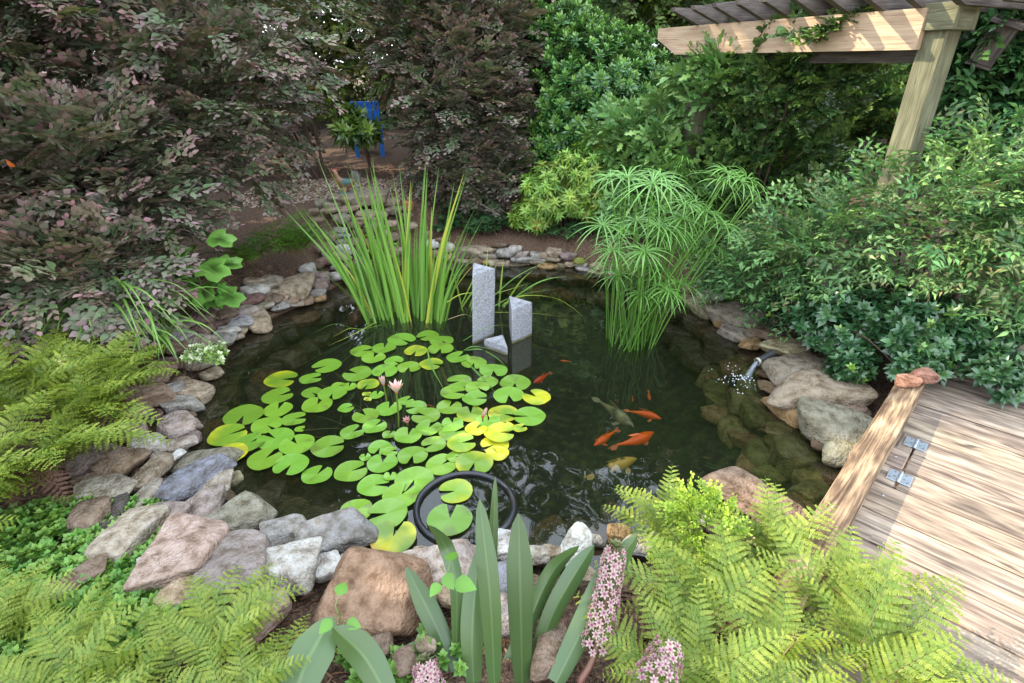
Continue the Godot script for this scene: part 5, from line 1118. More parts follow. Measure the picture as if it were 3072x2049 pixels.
func make_iris() -> void:
	rng.seed = 71
	var o := thing("water_iris", "upright clump of tall sword shaped iris leaves standing in the pond", "iris", Vector3(-0.72, 0, -3.56))
	for k in 84:
		var bx := -0.72 + rf(-0.3, 0.24); var bz := -3.56 + rf(-0.14, 0.1)
		var h := rf(0.55, 1.12) * (1.0 if absf(bx + 0.75) < 0.2 else 0.88)
		var lean := Vector3((bx + 0.74) * rf(0.6, 2.2) + rf(-0.16, 0.2), 0, rf(-0.18, 0.2))
		var base := Vector3(bx, -0.06, bz)
		var tip := base + Vector3(lean.x * h, h + 0.06, lean.z * h)
		var mid := base.lerp(tip, 0.5) + Vector3(-lean.x * 0.06, 0.03, 0)
		var fresh := rng.randf()
		var c := Color(0.1, 0.22, 0.045).lerp(Color(0.2, 0.36, 0.05), fresh)
		if k % 13 == 5: c = Color(0.4, 0.42, 0.06)
		var a := rf(-0.9, 0.9)
		blade(o, [base, mid, tip], rf(0.018, 0.031), c * 1.15, c * 0.85, Vector3(cos(a), 0, sin(a)))
	var p := thing("water_iris", "clump of arching grass like leaves bending over the water past the pillars", "iris", Vector3(-0.2, 0, -3.7))
	for k in ARCHES.size():
		var q = ARCHES[k]
		var c: Color = [Color(0.15, 0.29, 0.06), Color(0.34, 0.4, 0.06), Color(0.4, 0.32, 0.16)][q[1]]
		blade(o if q[2][0][0] < -0.55 else p, q[2], q[0], c, c * 0.95, Vector3(0.5, 0.25, 0.85), "leaf", 0.25, 18)
	for k in 10:
		var base := Vector3(-0.3 + rf(-0.12, 0.25), -0.05, -3.75 + rf(-0.08, 0.06))
		var tip := base + Vector3(rf(-0.15, 0.3), rf(0.3, 0.5), rf(-0.2, 0.1))
		blade(p, [base, base.lerp(tip, 0.55) + Vector3(0, 0.04, 0), tip], rf(0.012, 0.018), Color(0.2, 0.33, 0.05), Color(0.3, 0.4, 0.06), Vector3(0.8, 0, 0.6))
	# leaves drooping below the surface
	for k in 12:
		var base := Vector3(-0.75 + rf(-0.25, 0.25), -0.02, -3.45)
		var tip := base + Vector3(rf(-0.5, 0.6), -rf(0.05, 0.12), rf(0.4, 0.9))
		blade(o, [base, base.lerp(tip, 0.5), tip], 0.012, Color(0.04, 0.09, 0.02), Color(0.05, 0.1, 0.02), Vector3(1, 0, 0.3))

func make_sedge() -> void:
	rng.seed = 81
	var o := thing("umbrella_sedge", "umbrella sedge with rush stems and spoke like leaf crowns in the pond", "sedge", Vector3(0.76, 0, -3.2))
	for k in 84:
		var base := Vector3(0.76 + rf(-0.13, 0.14), -0.08, -3.2 + rf(-0.12, 0.12))
		var f := Vector3(rf(-0.22, 0.58), 0, rf(-0.35, 0.3))
		var h := rf(0.45, 1.2)
		var top := base + Vector3(f.x * h, h, f.z * h)
		var mid := base.lerp(top, 0.5) + Vector3(-f.x * 0.05, 0.02, 0)
		var pts := smooth_curve([base, mid, top], 6)
		var rad := []
		for i in pts.size():
			pts[i] -= o.position
			rad.append(lerpf(0.0052, 0.0032, i / 6.0))
		var g := Color(0.09, 0.2, 0.03) * rf(0.8, 1.25)
		var mb := MB.new()
		mb.tube(pts, rad, 6, g, true, g * 1.1)
		var stem := part("stem", mb.mesh(M.blade_leaf), o)
		if k > 60: continue
		var um := MB.new()
		var n := 15 + rng.randi() % 6
		var along: Vector3 = (pts[-1] - pts[-2]).normalized()
		var fr := frame(along, Vector3(0.3, 0.1, 1))
		var L := rf(0.13, 0.21)
		for i in n:
			var a := TAU * (i + rf(-0.3, 0.3)) / n
			var out := fr.x * cos(a) + fr.z * sin(a)
			var up := rf(0.25, 0.9)
			var l := L * rf(0.8, 1.15)
			var lp := []
			for s in 6:
				var t := s / 5.0
				lp.append(pts[-1] + (out * cos(up * (1 - t)) * l * t) + along * sin(up) * l * t * (1 - 0.75 * t) - Vector3(0, 0.35 * l * t * t, 0))
			var wid := []; var ac := []
			for s in 6:
				wid.append([0.004, 0.007, 0.0085, 0.0075, 0.005, 0.0008][s]); ac.append(along.cross(out))
			var c := Color(0.12, 0.26, 0.05) * rf(0.85, 1.3)
			um.strap(lp, wid, ac, 0.3, c, c * 1.1, Color(1, 1, 1))
		part("leaf_crown", um.mesh(M.blade_leaf), o)

func pad_mesh(r: float, kind: int, seed_: int) -> ArrayMesh:
	rng.seed = seed_
	var mb := MB.new()
	var gap := rf(0.16, 0.3)
	var n := 30
	var o := rf(0, 99)
	var green := Color(0.135, 0.24, 0.017) * rf(0.75, 1.15)
	if kind == 0: green = green.lerp(Color(0.12, 0.28, 0.03), rf(0, 0.6))
	var yel := Color(0.5, 0.46, 0.02); var brn := Color(0.3, 0.15, 0.03)
	var rings := [0.0, 0.3, 0.62, 0.88, 1.0]
	var rows := []
	for j in rings.size():
		var row := []
		for i in n + 1:
			var a := lerpf(gap, TAU - gap, float(i) / n)
			var wob := 1.0 + 0.035 * noise.get_noise_2d(cos(a) * 90 + o, sin(a) * 90) + (0.1 * minf(0.0, noise.get_noise_2d(a * 160 + o, 5.0) + 0.25) if kind >= 1 else 0.0)
			var rr: float = r * rings[j] * wob
			# the lobes round off beside the notch
			var edge := minf(float(i), float(n - i)) / n
			rr *= 1.0 - (0.12 * pow(maxf(0.0, 1.0 - edge * 14.0), 2.0)) * rings[j]
			var y: float = 0.0025 * sin(a * 3 + o) * rings[j] + (0.004 * noise.get_noise_2d(cos(a) * 60 + o, sin(a) * 60) * rings[j])
			if j == rings.size() - 1: y += 0.0012
			var p := Vector3(cos(a) * rr, y, sin(a) * rr)
			var vein := 0.06 * (1.0 if i % 3 == 0 else 0.0)
			var c := green * (1.0 + vein)
			var blot := noise.get_noise_3d(p.x * 700 + o, o, p.z * 700)
			if kind == 1: c = c.lerp(yel * 0.8, clampf(smoothstep(0.35, 1.0, rings[j]) * 0.45 + blot * 0.9, 0, 0.8))
			elif kind == 2: c = c.lerp(yel, clampf(0.55 + blot * 1.2, 0, 1))
			elif kind == 3: c = c.lerp(yel, clampf(0.5 + blot, 0, 1)).lerp(brn, clampf((rings[j] - 0.75) * 2.0 + blot * 1.5, 0, 0.85) if sin(a + o) > 0 else 0.0)
			if blot > 0.42: c = c.lerp(Color(0.08, 0.09, 0.02), 0.5)
			row.append(mb.add(p, c))
		rows.append(row)
	for j in rings.size() - 1:
		for i in n:
			mb.quad(rows[j][i], rows[j + 1][i], rows[j + 1][i + 1], rows[j][i + 1])
	return mb.mesh(M.pad_leaf)

func petal_flower(o: Node3D, at: Vector3, open: float, size: float, called := "flower", tilt := Vector3.ZERO) -> void:
	var f := Node3D.new()
	f.name = called
	o.add_child(f, true)
	f.position = at - o.position
	f.rotation = tilt
	for tier in 4:
		var n: int = [7, 8, 7, 5][tier]
		for k in n:
			var mb := MB.new()
			var a := TAU * (k + 0.5 * tier) / n
			var up := lerpf(1.5, lerpf(0.55, 1.25, tier / 3.0), open)
			var l := size * (1.0 - 0.12 * tier)
			var dir := Vector3(cos(a) * cos(up), sin(up), sin(a) * cos(up))
			var c := Color(0.72, 0.38, 0.42).lerp(Color(0.8, 0.55, 0.55), rf(0, 1))
			if tier == 0: c = Color(0.5, 0.42, 0.3).lerp(c, 0.5)
			mb.leaf(Transform3D(frame(dir, Vector3(-cos(a), 0.4, -sin(a))), Vector3(cos(a), 0, sin(a)) * size * 0.12), l, l * 0.36, [0.4, 0.8, 1.0, 0.85, 0.5, 0.0], 0.35, -0.12, c * 0.8, c * 1.1)
			part("petal", mb.mesh(M.petal), f)
	var mb2 := MB.new()
	mb2.tube([Vector3(0, -0.004, 0), Vector3(0, size * 0.35, 0)], [size * 0.14, size * 0.16], 8, Color(0.6, 0.12, 0.06))
	part("stamens", mb2.mesh(M.petal), f)

func make_lilies() -> void:
	var o := thing("water_lily", "pink water lily with a wide raft of bright green floating pads", "water lily", Vector3(-0.5, 0, -2.4))
	var q := thing("water_lily", "two lily pads floating inside the black hose ring", "water lily", Vector3(-0.2, 0, -1.7))
	var seen := []
	for k in PADS.size():
		var s = PADS[k]
		var m := pad_mesh(s[2], s[4], 3000 + k)
		var own: Node3D = q if s[5] == 1 else o
		var y := 0.0055
		for e in seen:
			if Vector2(s[0] - e[0], s[1] - e[1]).length() < s[2] + e[2]: y = maxf(y, e[3] + 0.0032) if e[3] < 0.02 else y
		seen.append([s[0], s[1], s[2], y])
		rng.seed = 4000 + k
		var tilt := rf(-0.025, 0.025)
		part("lily_pad", m, own, Transform3D(Basis(Vector3.UP, s[3]) * Basis(Vector3(1, 0, 0), tilt), Vector3(s[0], y, s[1]) - own.position))
	rng.seed = 91
	for k in 4:
		var top := Vector3(BLOOMS[0][k][0], BLOOMS[0][k][1], BLOOMS[0][k][2])
		var base := Vector3(BLOOMS[1][k][0], -0.1, BLOOMS[1][k][2])
		var pts := smooth_curve([base, base.lerp(top, 0.5) + Vector3(0.004, 0, 0), top], 6)
		var rad := []
		for i in pts.size():
			pts[i] -= o.position; rad.append(0.0042)
		var mb := MB.new()
		mb.tube(pts, rad, 7, Color(0.12, 0.16, 0.03))
		part("flower_stalk", mb.mesh(M.blade_leaf), o)
		petal_flower(o, top - Vector3(0, 0.004, 0), [0.62, 0.3, 0.45, 0.02][k], [0.06, 0.05, 0.04, 0.062][k], "flower", [Vector3.ZERO, Vector3(0.1, 0, 0.1), Vector3(0.5, 0, 0), Vector3(0.2, 0, -0.35)][k])
	# leaf stalks seen below the surface
	for k in 26:
		var s = PADS[rng.randi() % PADS.size()]
		var a := Vector3(s[0], -0.004, s[1]); var b := Vector3(-0.5 + rf(-0.1, 0.1), -0.4, -2.5 + rf(-0.1, 0.1))
		var pts := smooth_curve([a - o.position, a.lerp(b, 0.4) + Vector3(0, 0.08, 0) - o.position, b - o.position], 8)
		var rad := []
		for i in pts.size(): rad.append(0.003)
		var mb := MB.new()
		mb.tube(pts, rad, 5, Color(0.12, 0.14, 0.03))
		part("leaf_stalk", mb.mesh(M.blade_leaf), o)

# ---- front plants --------------------------------------------------------------------------------------
func make_pineapple_lily() -> void:
	rng.seed = 101
	var o := thing("pineapple_lily", "plant with broad dark strap leaves and pink flower spikes by the pond's front", "flowering plant", Vector3(0.0, 0.2, -0.9))
	for s in STRAPS:
		var c := smooth_curve(s[1], 16)
		var wid := []; var ac := []
		for i in c.size():
			var t := float(i) / 16.0
			c[i] -= o.position
			wid.append(s[0] * (0.62 + 0.38 * sin(PI * minf(0.5, t * 0.8))) * sqrt(clampf((1.0 - t) * 3.2, 0.0, 1.0)) + 0.001)
			var cv: Vector3 = c[mini(i + 1, 16)] - c[maxi(i - 1, 0)]
			ac.append(cv.cross(Vector3(0.1, 0.55, 0.8)).normalized())
		var mb := MB.new()
		var g := Color(0.05, 0.088, 0.026) * rf(0.8, 1.3)
		mb.strap(c, wid, ac, 0.22, g, g * 1.1, Color(1.4, 1.35, 1.38))
		part("strap_leaf", mb.mesh(M.thick_leaf), o)
	# floret: six pale pink petals round a purple heart
	var fm := MB.new()
	for k in 6:
		var a := TAU * k / 6.0
		var dir := Vector3(cos(a), 0.35, sin(a)).normalized()
		fm.leaf(Transform3D(frame(dir, Vector3.UP), Vector3.ZERO), 0.0125, 0.0056, [0.5, 0.95, 1.0, 0.7, 0.0], 0.2, 0.15, Color(0.33, 0.16, 0.2), Color(0.45, 0.36, 0.29))
	fm.tube([Vector3(0, -0.001, 0), Vector3(0, 0.005, 0)], [0.0028, 0.0015], 6, Color(0.32, 0.07, 0.16))
	fm.tube([Vector3(0, -0.012, 0), Vector3(0, 0, 0)], [0.0008, 0.0008], 4, Color(0.25, 0.2, 0.08), false)
	var floret := fm.mesh(M.petal)
	for s in SPIKES:
		var pts := smooth_curve(s, 10)
		var rad := []
		for i in pts.size():
			pts[i] -= o.position; rad.append(lerpf(0.011, 0.006, i / 10.0))
		var mb := MB.new()
		mb.tube(pts, rad, 8, Color(0.16, 0.06, 0.045), true, Color(0.16, 0.1, 0.05))
		var spike := part("flower_spike", mb.mesh(M.blade_leaf), o)
		var a0: Vector3 = Vector3(s[1][0], s[1][1], s[1][2]) - o.position; var a1: Vector3 = Vector3(s[2][0], s[2][1], s[2][2]) - o.position
		var ax := (a1 - a0).normalized()
		var fr := frame(ax, Vector3(0.3, 0.2, 1))
		var n := int(clampf(a0.distance_to(a1) / 0.0022, 70, 130))
		for k in n:
			var t := (k + rf(0, 1)) / n
			var a := k * 2.4 + rf(-0.2, 0.2)
			var out := fr.x * cos(a) + fr.z * sin(a)
			var r := lerpf(0.04, 0.027, t) * rf(0.85, 1.1) * (1.3 if s == SPIKES[1] else 1.0)
			var dir := (out + ax * rf(0.0, 0.35)).normalized()
			var z := rf(0.9, 1.2)
			part("floret", floret, spike, Transform3D(frame(dir, ax + rdir() * 0.3).scaled(Vector3(z, z, z)), a0.lerp(a1, t) + out * r))
		# tuft of green bracts on top
		var tb := MB.new()
		for k in 16:
			var a := k * 2.4
			var up := lerpf(0.15, 1.3, k / 16.0)
			var dir: Vector3 = fr.x * cos(a) * cos(up) + fr.z * sin(a) * cos(up) + ax * sin(up)
			var c := Color(0.15, 0.19, 0.08) * rf(0.9, 1.15)
			tb.leaf(Transform3D(frame(dir, ax), a1), 0.034 * (1.0 - 0.02 * k), 0.019, OVAL, 0.3, -0.1, c, c * Color(1.1, 0.9, 1.0))
		part("bract_tuft", tb.mesh(M.matt_leaf), spike)

# ---- low plants ----------------------------------------------------------------------------------------
func patch(called: String, label: String, category: String, centre: Vector3, rx: float, rz: float, count: int, meshes: Array, tints: Array, size := [0.8, 1.2], lift := 0.03) -> void:
	rng.seed = hash(label)
	var o := thing(called, label, category, centre)
	var lists := []
	for m in meshes: lists.append([[], []])
	for k in count:
		var a := rf(0, TAU); var r := sqrt(rng.randf())
		var x := centre.x + cos(a) * r * rx; var z := centre.z + sin(a) * r * rz
		if edge_distance(x, z) < 0.03: continue
		var v := rng.randi() % meshes.size()
		var s := rf(size[0], size[1])
		var y := ground_y(x, z) + 0.045 + lift * s
		lists[v][0].append(Transform3D(frame(Vector3(rf(-0.4, 0.4), 1, rf(-0.4, 0.4)), rdir()).scaled(Vector3(s, s, s)), Vector3(x, y, z) - centre))
		lists[v][1].append(tints[rng.randi() % tints.size()] * rf(0.85, 1.15))
	for v in meshes.size():
		if lists[v][0].size(): scatter("foliage", o, meshes[v], lists[v][0], lists[v][1])

func make_low_plants() -> void:
	var gc := {"len": 0.06, "n": 4, "tiers": 3, "l": 0.03, "w": 0.75, "flat": 0.1, "steep": 0.8, "col": Color(0.085, 0.19, 0.03), "tip": Color(0.17, 0.3, 0.05), "bark": Color(0.12, 0.14, 0.05), "mat": M.matt_leaf, "prof": OVAL, "curl": 0.2, "rib": 0.3, "stem": 0.0012}
	var gm := variants(gc, 4, 1300, "whorl")
	patch("ground_cover", "creeping patch of small round green leaves between ferns and brown rocks", "ground cover", Vector3(-1.5, 0.18, -1.25), 0.4, 0.36, 900, gm, [Color(1, 1, 1), Color(1.2, 1.15, 1.0), Color(0.75, 0.95, 0.9)], [0.7, 1.15])
	patch("ground_cover", "green seedlings in front of the long pinkish tan boulder", "ground cover", Vector3(-1.12, 0.18, -1.02), 0.2, 0.16, 260, gm, [Color(1.1, 1.1, 1), Color(1, 1, 1)], [0.8, 1.3])
	patch("ground_cover", "small weeds sprouting beside the rust brown boulder", "weeds", Vector3(-0.3, 0.17, -0.97), 0.18, 0.1, 26, gm, [Color(0.8, 0.9, 0.8), Color(1, 1, 1)], [0.8, 1.3])
	# five-fingered creeper at the foot of the hedge
	var vc := {"len": 0.1, "n": 5, "tiers": 1, "l": 0.085, "w": 0.48, "flat": 0.25, "steep": 0.3, "col": Color(0.035, 0.095, 0.035), "tip": Color(0.06, 0.15, 0.05), "bark": Color(0.1, 0.1, 0.05), "mat": M.matt_leaf, "prof": OVAL, "curl": 0.2, "rib": 0.4}
	var vm := variants(vc, 3, 1400, "whorl")
	patch("creeper", "dark green five fingered creeper on the ground behind the low stone wall", "creeper", Vector3(-0.25, 0.3, -5.25), 0.5, 0.22, 150, vm, [Color(1, 1, 1), Color(1.2, 1.15, 1)], [0.8, 1.2], 0.08)
	patch("creeper", "five fingered creeper hanging over stones under the lime leaved shrub", "creeper", Vector3(0.7, 0.3, -5.0), 0.6, 0.14, 90, vm, [Color(1, 1, 1), Color(1.3, 1.2, 1)], [0.6, 0.9], 0.09)
	# bright seedlings among the waterfall stones
	var sd := gc.duplicate(); sd.col = Color(0.16, 0.32, 0.05); sd.tip = Color(0.26, 0.42, 0.06)
	var sm := variants(sd, 3, 1500, "whorl")
	patch("ground_cover", "bright green seedlings growing out of the waterfall stones", "weeds", Vector3(-1.2, 0.4, -4.75), 0.18, 0.35, 60, sm, [Color(1, 1, 1), Color(0.9, 1, 0.9)], [0.8, 1.4])
	patch("ground_cover", "yellow green weeds under the white flat rocks by the sedge", "weeds", Vector3(1.65, 0.2, -3.7), 0.22, 0.35, 110, gm, [Color(1, 1, 1), Color(1.2, 1.15, 1)], [0.8, 1.3])
	# variegated plant leaning over the water
	var vg := gc.duplicate(); vg.tip = Color(0.75, 0.78, 0.55); vg.col = Color(0.2, 0.34, 0.06); vg.young = 0.9; vg.l = 0.026
	var o := "cream and green variegated plant growing out of the stone edging"
	var vmesh := variants(vg, 3, 1600, "whorl")
	shrub("variegated_plant", o, Vector3(-1.76, 0.08, -2.66), [[Vector3(-1.72, 0.19, -2.68), Vector3(0.12, 0.07, 0.08), 1.0], [Vector3(-1.64, 0.2, -2.7), Vector3(0.07, 0.07, 0.06), 0.6]], 75, {"meshes": vmesh, "tints": [Color(1, 1, 1), Color(1.1, 1.1, 1.1)], "up": 0.7, "floor": 0.03}, 6, 0.002, "", "plant")
	# light yellow maidenhair-like plant among the front ferns
	shrub("maidenhair_plant", "fine leaved yellow green plant beside the golden fern", Vector3(0.6, 0.15, -1.3), [[Vector3(0.6, 0.3, -1.28), Vector3(0.1, 0.14, 0.09), 1.0], [Vector3(0.55, 0.2, -1.2), Vector3(0.1, 0.1, 0.08), 0.5]], 150, {"meshes": variants({"len": 0.07, "n": 10, "twigs": 4, "l": 0.011, "w": 0.8, "ang": 0.9, "droop": 0.2, "col": Color(0.2, 0.33, 0.04), "tip": Color(0.34, 0.44, 0.06), "bark": Color(0.14, 0.15, 0.05), "mat": M.fern_leaf, "roll": 0.8, "mess": 0.3, "stem": 0.0007}, 3, 1700), "tints": [Color(1, 1, 1), Color(1.15, 1.1, 1)], "up": 0.6, "floor": 0.1}, 5, 0.0015, "", "plant")
	# broad lobed tulip tree seedling and a star leaved sweetgum seedling
	lobed_seedling("tulip_tree_seedling", "seedling with broad four pointed green leaves below the purple shrub", Vector3(-2.02, 0.26, -3.35), 14, 0.2, 4, Color(0.13, 0.28, 0.045))
	lobed_seedling("sweetgum_seedling", "seedling with small star shaped leaves beside the broad leaved one", Vector3(-2.3, 0.22, -3.6), 16, 0.075, 5, Color(0.1, 0.26, 0.04))
	lobed_seedling("sweetgum_seedling", "star leaved seedling standing at the stone edging's top", Vector3(-1.92, 0.22, -3.3), 8, 0.07, 5, Color(0.1, 0.26, 0.04))
	lobed_seedling("mulberry_seedling", "small bright green serrated leaves in front of the strap leaves", Vector3(-0.17, 0.42, -0.97), 4, 0.05, 0, Color(0.085, 0.2, 0.02))
	lobed_seedling("mulberry_seedling", "green heart shaped leaves beside the broadest strap leaf", Vector3(-0.45, 0.3, -0.95), 3, 0.045, 0, Color(0.08, 0.19, 0.02))
	# daylilies: arching grassy clumps
	for q in [["daylily", "arching clump of long green leaves at the foot of the hedge", Vector3(-2.25, 0.22, -2.85), 60, 0.55], ["daylily", "smaller clump of arching leaves hanging over the stone edging", Vector3(-2.02, 0.2, -2.75), 34, 0.42]]:
		rng.seed = hash(q[1])
		var d := thing(q[0], q[1], "daylily", q[2])
		for k in q[3]:
			var a := rf(-0.6, 3.4); var l: float = q[4] * rf(0.7, 1.15)
			var out := Vector3(cos(a), 0, sin(a))
			var b: Vector3 = q[2] + Vector3(rf(-0.08, 0.08), -0.02, rf(-0.08, 0.08))
			var rise := rf(0.5, 0.9)
			blade(d, [b, b + out * l * 0.3 + Vector3(0, l * rise * 0.7, 0), b + out * l * 0.7 + Vector3(0, l * rise * 0.75, 0), b + out * l + Vector3(0, l * rise * 0.35, 0)], rf(0.013, 0.02), Color(0.1, 0.2, 0.04) * rf(0.8, 1.3), Color(0.16, 0.28, 0.05), out.cross(Vector3.UP))

func lobed_seedling(called: String, label: String, base: Vector3, n: int, size: float, lobes: int, col: Color) -> void:
	rng.seed = hash(label)
	var o := thing(called, label, "seedling", base)
	var h := size * 2.0
	for k in n:
		var t := (k + 0.6) / n
		var a := k * 2.4
		var at := Vector3(rf(-0.01, 0.01), h * t, rf(-0.01, 0.01))
		var dir := Vector3(cos(a), rf(0.0, 0.4), sin(a) + 0.3).normalized()
		var st := MB.new()
		st.tube([Vector3(0, h * maxf(0, t - 0.3), 0), at, at + dir * size * 0.6], [0.002, 0.0018, 0.0012], 4, Color(0.15, 0.2, 0.05))
		var stem := part("leaf_stem", st.mesh(M.blade_leaf), o)
		var mb := MB.new()
		var f := Transform3D(frame(dir + Vector3(0, -0.25, 0), Vector3(0, 1, 0.5) + rdir() * 0.3), at + dir * size * 0.6)
		var s := size * rf(0.7, 1.15)
		var c := col * rf(0.85, 1.2)
		if lobes == 5:
			for q in 5:
				var fa := (q - 2) * 0.75
				mb.leaf(Transform3D(f.basis * Basis(Vector3(0, 0, 1), fa), f.origin), s * (1.0 - 0.13 * absf(q - 2)), s * 0.42, [0.5, 1.0, 0.9, 0.55, 0.0], 0.15, 0.15, c * 0.9, c * 1.1, 0.3)
		elif lobes == 4:
			var out := [Vector2(0, 0), Vector2(0.22, 0.02), Vector2(0.42, 0.2), Vector2(0.5, 0.42), Vector2(0.3, 0.5), Vector2(0.34, 0.72), Vector2(0.22, 0.95), Vector2(0.0, 0.86)]
			var m := mb.add(f * Vector3(0, s * 0.45, 0.02 * s), c)
			for sg in [-1.0, 1.0]:
				var prev := -1
				for p in out:
					var i := mb.add(f * Vector3(p.x * sg * s, p.y * s, 0.12 * s * absf(p.x) - 0.12 * s * p.y * p.y), c * rf(0.95, 1.08))
					if prev >= 0: mb.tri(m, prev, i)
					prev = i
		else:
			mb.leaf(f, s, s * 0.8, [0.35, 0.95, 1.0, 0.8, 0.45, 0.0], 0.2, 0.2, c, c * 1.1, 0.4)
		part("leaf", mb.mesh(M.matt_leaf), o)

# ---- fish ----------------------------------------------------------------------------------------------
func make_fish() -> void:
	var say := ["grey gold koi with dark scaled back swimming under the others", "orange koi whose nose makes ripples beside the grey gold koi", "short orange koi heading away from the grey gold koi", "bright red orange koi swimming below the grey gold koi", "yellow koi with black patches near the pond's front", "tiny orange fish pointing to the front above the koi group", "tiny dull orange fish deep beside another tiny one", "tiny dark red fish deep under the sedge reflection", "slim tiny orange fish swimming alone beyond the pillars' reflection", "orange red fish breaking the surface at the lily pads' edge", "small rust coloured fish among the lily pads"]
	for k in FISH.size():
		var q = FISH[k]
		var head := Vector3(q[1][0], q[1][1], q[1][2]); var tail := Vector3(q[1][3], q[1][4], q[1][5])
		rng.seed = 6000 + k
		var l := head.distance_to(tail)
		var o := thing("koi" if l > 0.12 else "goldfish", say[k], "fish", (head + tail) * 0.5, 0.0, "fish in the pond")
		var dir := (head - tail).normalized()
		o.transform = Transform3D(Basis(dir, Vector3.UP, dir.cross(Vector3.UP)), (head + tail) * 0.5)
		var base: Color = {"grey": Color(0.3, 0.28, 0.12), "orange": Color(0.95, 0.13, 0.005), "yellow": Color(0.62, 0.42, 0.06), "small": Color(0.7, 0.13, 0.01), "red": Color(0.8, 0.07, 0.01)}[q[0]]
		var mb := MB.new()
		var n := 16; var sides := 12
		var bend := rf(-0.06, 0.06)
		var rows := []
		var prof := [0.05, 0.34, 0.55, 0.72, 0.86, 0.95, 1.0, 0.98, 0.92, 0.83, 0.71, 0.58, 0.46, 0.36, 0.29, 0.24, 0.2]
		for i in n + 1:
			var t := float(i) / n
			var x := l * (0.5 - t * 0.88)
			var r: float = prof[i] * l * 0.105
			var row := []
			for s in sides:
				var a := TAU * s / sides
				var p := Vector3(x, cos(a) * r * 1.05, sin(a) * r * 0.95 + bend * l * sin(t * 3.0))
				var c := base * (1.0 + 0.3 * noise.get_noise_3dv(p * 900.0))
				if q[0] == "grey": c = c.lerp(Color(0.05, 0.05, 0.03), clampf(noise.get_noise_3dv(p * 1500.0) * 2.5 + 0.1, 0, 0.75) if t < 0.6 else 0.2)
				if q[0] == "yellow" and noise.get_noise_3dv(p * 420.0 + Vector3(9, 3, 1)) > 0.12 and t > 0.1: c = Color(0.04, 0.04, 0.03)
				row.append(mb.add(p, c))
			rows.append(row)
		for i in n:
			for s in sides:
				mb.quad(rows[i][s], rows[i + 1][s], rows[i + 1][(s + 1) % sides], rows[i][(s + 1) % sides])
		var nose := mb.add(Vector3(l * 0.505, 0, 0), base)
		for s in sides: mb.tri(nose, rows[0][s], rows[0][(s + 1) % sides])
		part("body", mb.mesh(M.koi_skin), o)
		var fin := base.lerp(Color(0.4, 0.35, 0.2), 0.35)
		var tz := bend * l * sin(0.88 * 3.0)
		var tf := MB.new()
		for sg in [-1.0, 1.0]:
			tf.leaf(Transform3D(frame(Vector3(-1, 0.15 * sg, 0.34 * sg + bend), Vector3(0, 1, 0.5 * sg)), Vector3(-l * 0.37, 0, tz)), l * 0.2, l * 0.1, [0.3, 0.8, 1.0, 0.7, 0.0], 0.0, 0.1, fin, fin * 0.8)
		part("tail_fin", tf.mesh(M.petal), o)
		if l < 0.12: continue
		for sg in [-1.0, 1.0]:
			var pf := MB.new()
			pf.leaf(Transform3D(frame(Vector3(-0.55, -0.1, 0.8 * sg), Vector3.UP), Vector3(l * 0.25, -l * 0.04, l * 0.07 * sg)), l * 0.14, l * 0.09, [0.4, 0.8, 1.0, 0.9, 0.3], 0.0, 0.1, fin, fin * 0.8)
			part("pectoral_fin", pf.mesh(M.petal), o)
		var df := MB.new()
		df.leaf(Transform3D(frame(Vector3(-1, 0.25, 0), Vector3(0, 0, 1)), Vector3(l * 0.12, l * 0.1, bend * l * 0.8)), l * 0.3, l * 0.07, [0.5, 1.0, 0.8, 0.5, 0.0], 0.0, 0.0, fin * 0.9, fin * 0.8)
		part("dorsal_fin", df.mesh(M.petal), o)

# ---- small made things ---------------------------------------------------------------------------------
func make_ring() -> void:
	var c := Vector3(-0.19, 0.008, -1.7)
	var o := thing("hose_ring", "black plastic hose ring with fittings floating among the lily pads", "hose ring", c)
	var mb := MB.new()
	var rows := []
	for i in 72:
		var a := TAU * i / 72.0
		var row := []
		for s in 10:
			var b := TAU * s / 10.0
			var r := 0.199 + 0.0135 * cos(b)
			row.append(mb.add(Vector3(cos(a) * r, 0.0135 * sin(b) + 0.002 * sin(a * 2), sin(a) * r)))
		rows.append(row)
	for i in 72:
		for s in 10:
			mb.quad(rows[i][s], rows[i][(s + 1) % 10], rows[(i + 1) % 72][(s + 1) % 10], rows[(i + 1) % 72][s])
	part("hose", mb.mesh(M.black_plastic), o)
	for q in [[1.50, 0.0185], [1.62, 0.0165], [1.38, 0.0165]]:
		var f := MB.new()
		var pts := []; var rad := []
		for k in 5:
			var a: float = q[0] + (k - 2) * 0.024
			pts.append(Vector3(cos(a) * 0.199, 0.004, sin(a) * 0.199)); rad.append(q[1] * (1.0 if k in [0, 4] else 1.12))
		f.tube(pts, rad, 8, Color.WHITE)
		part("fitting", f.mesh(M.black_plastic), o)

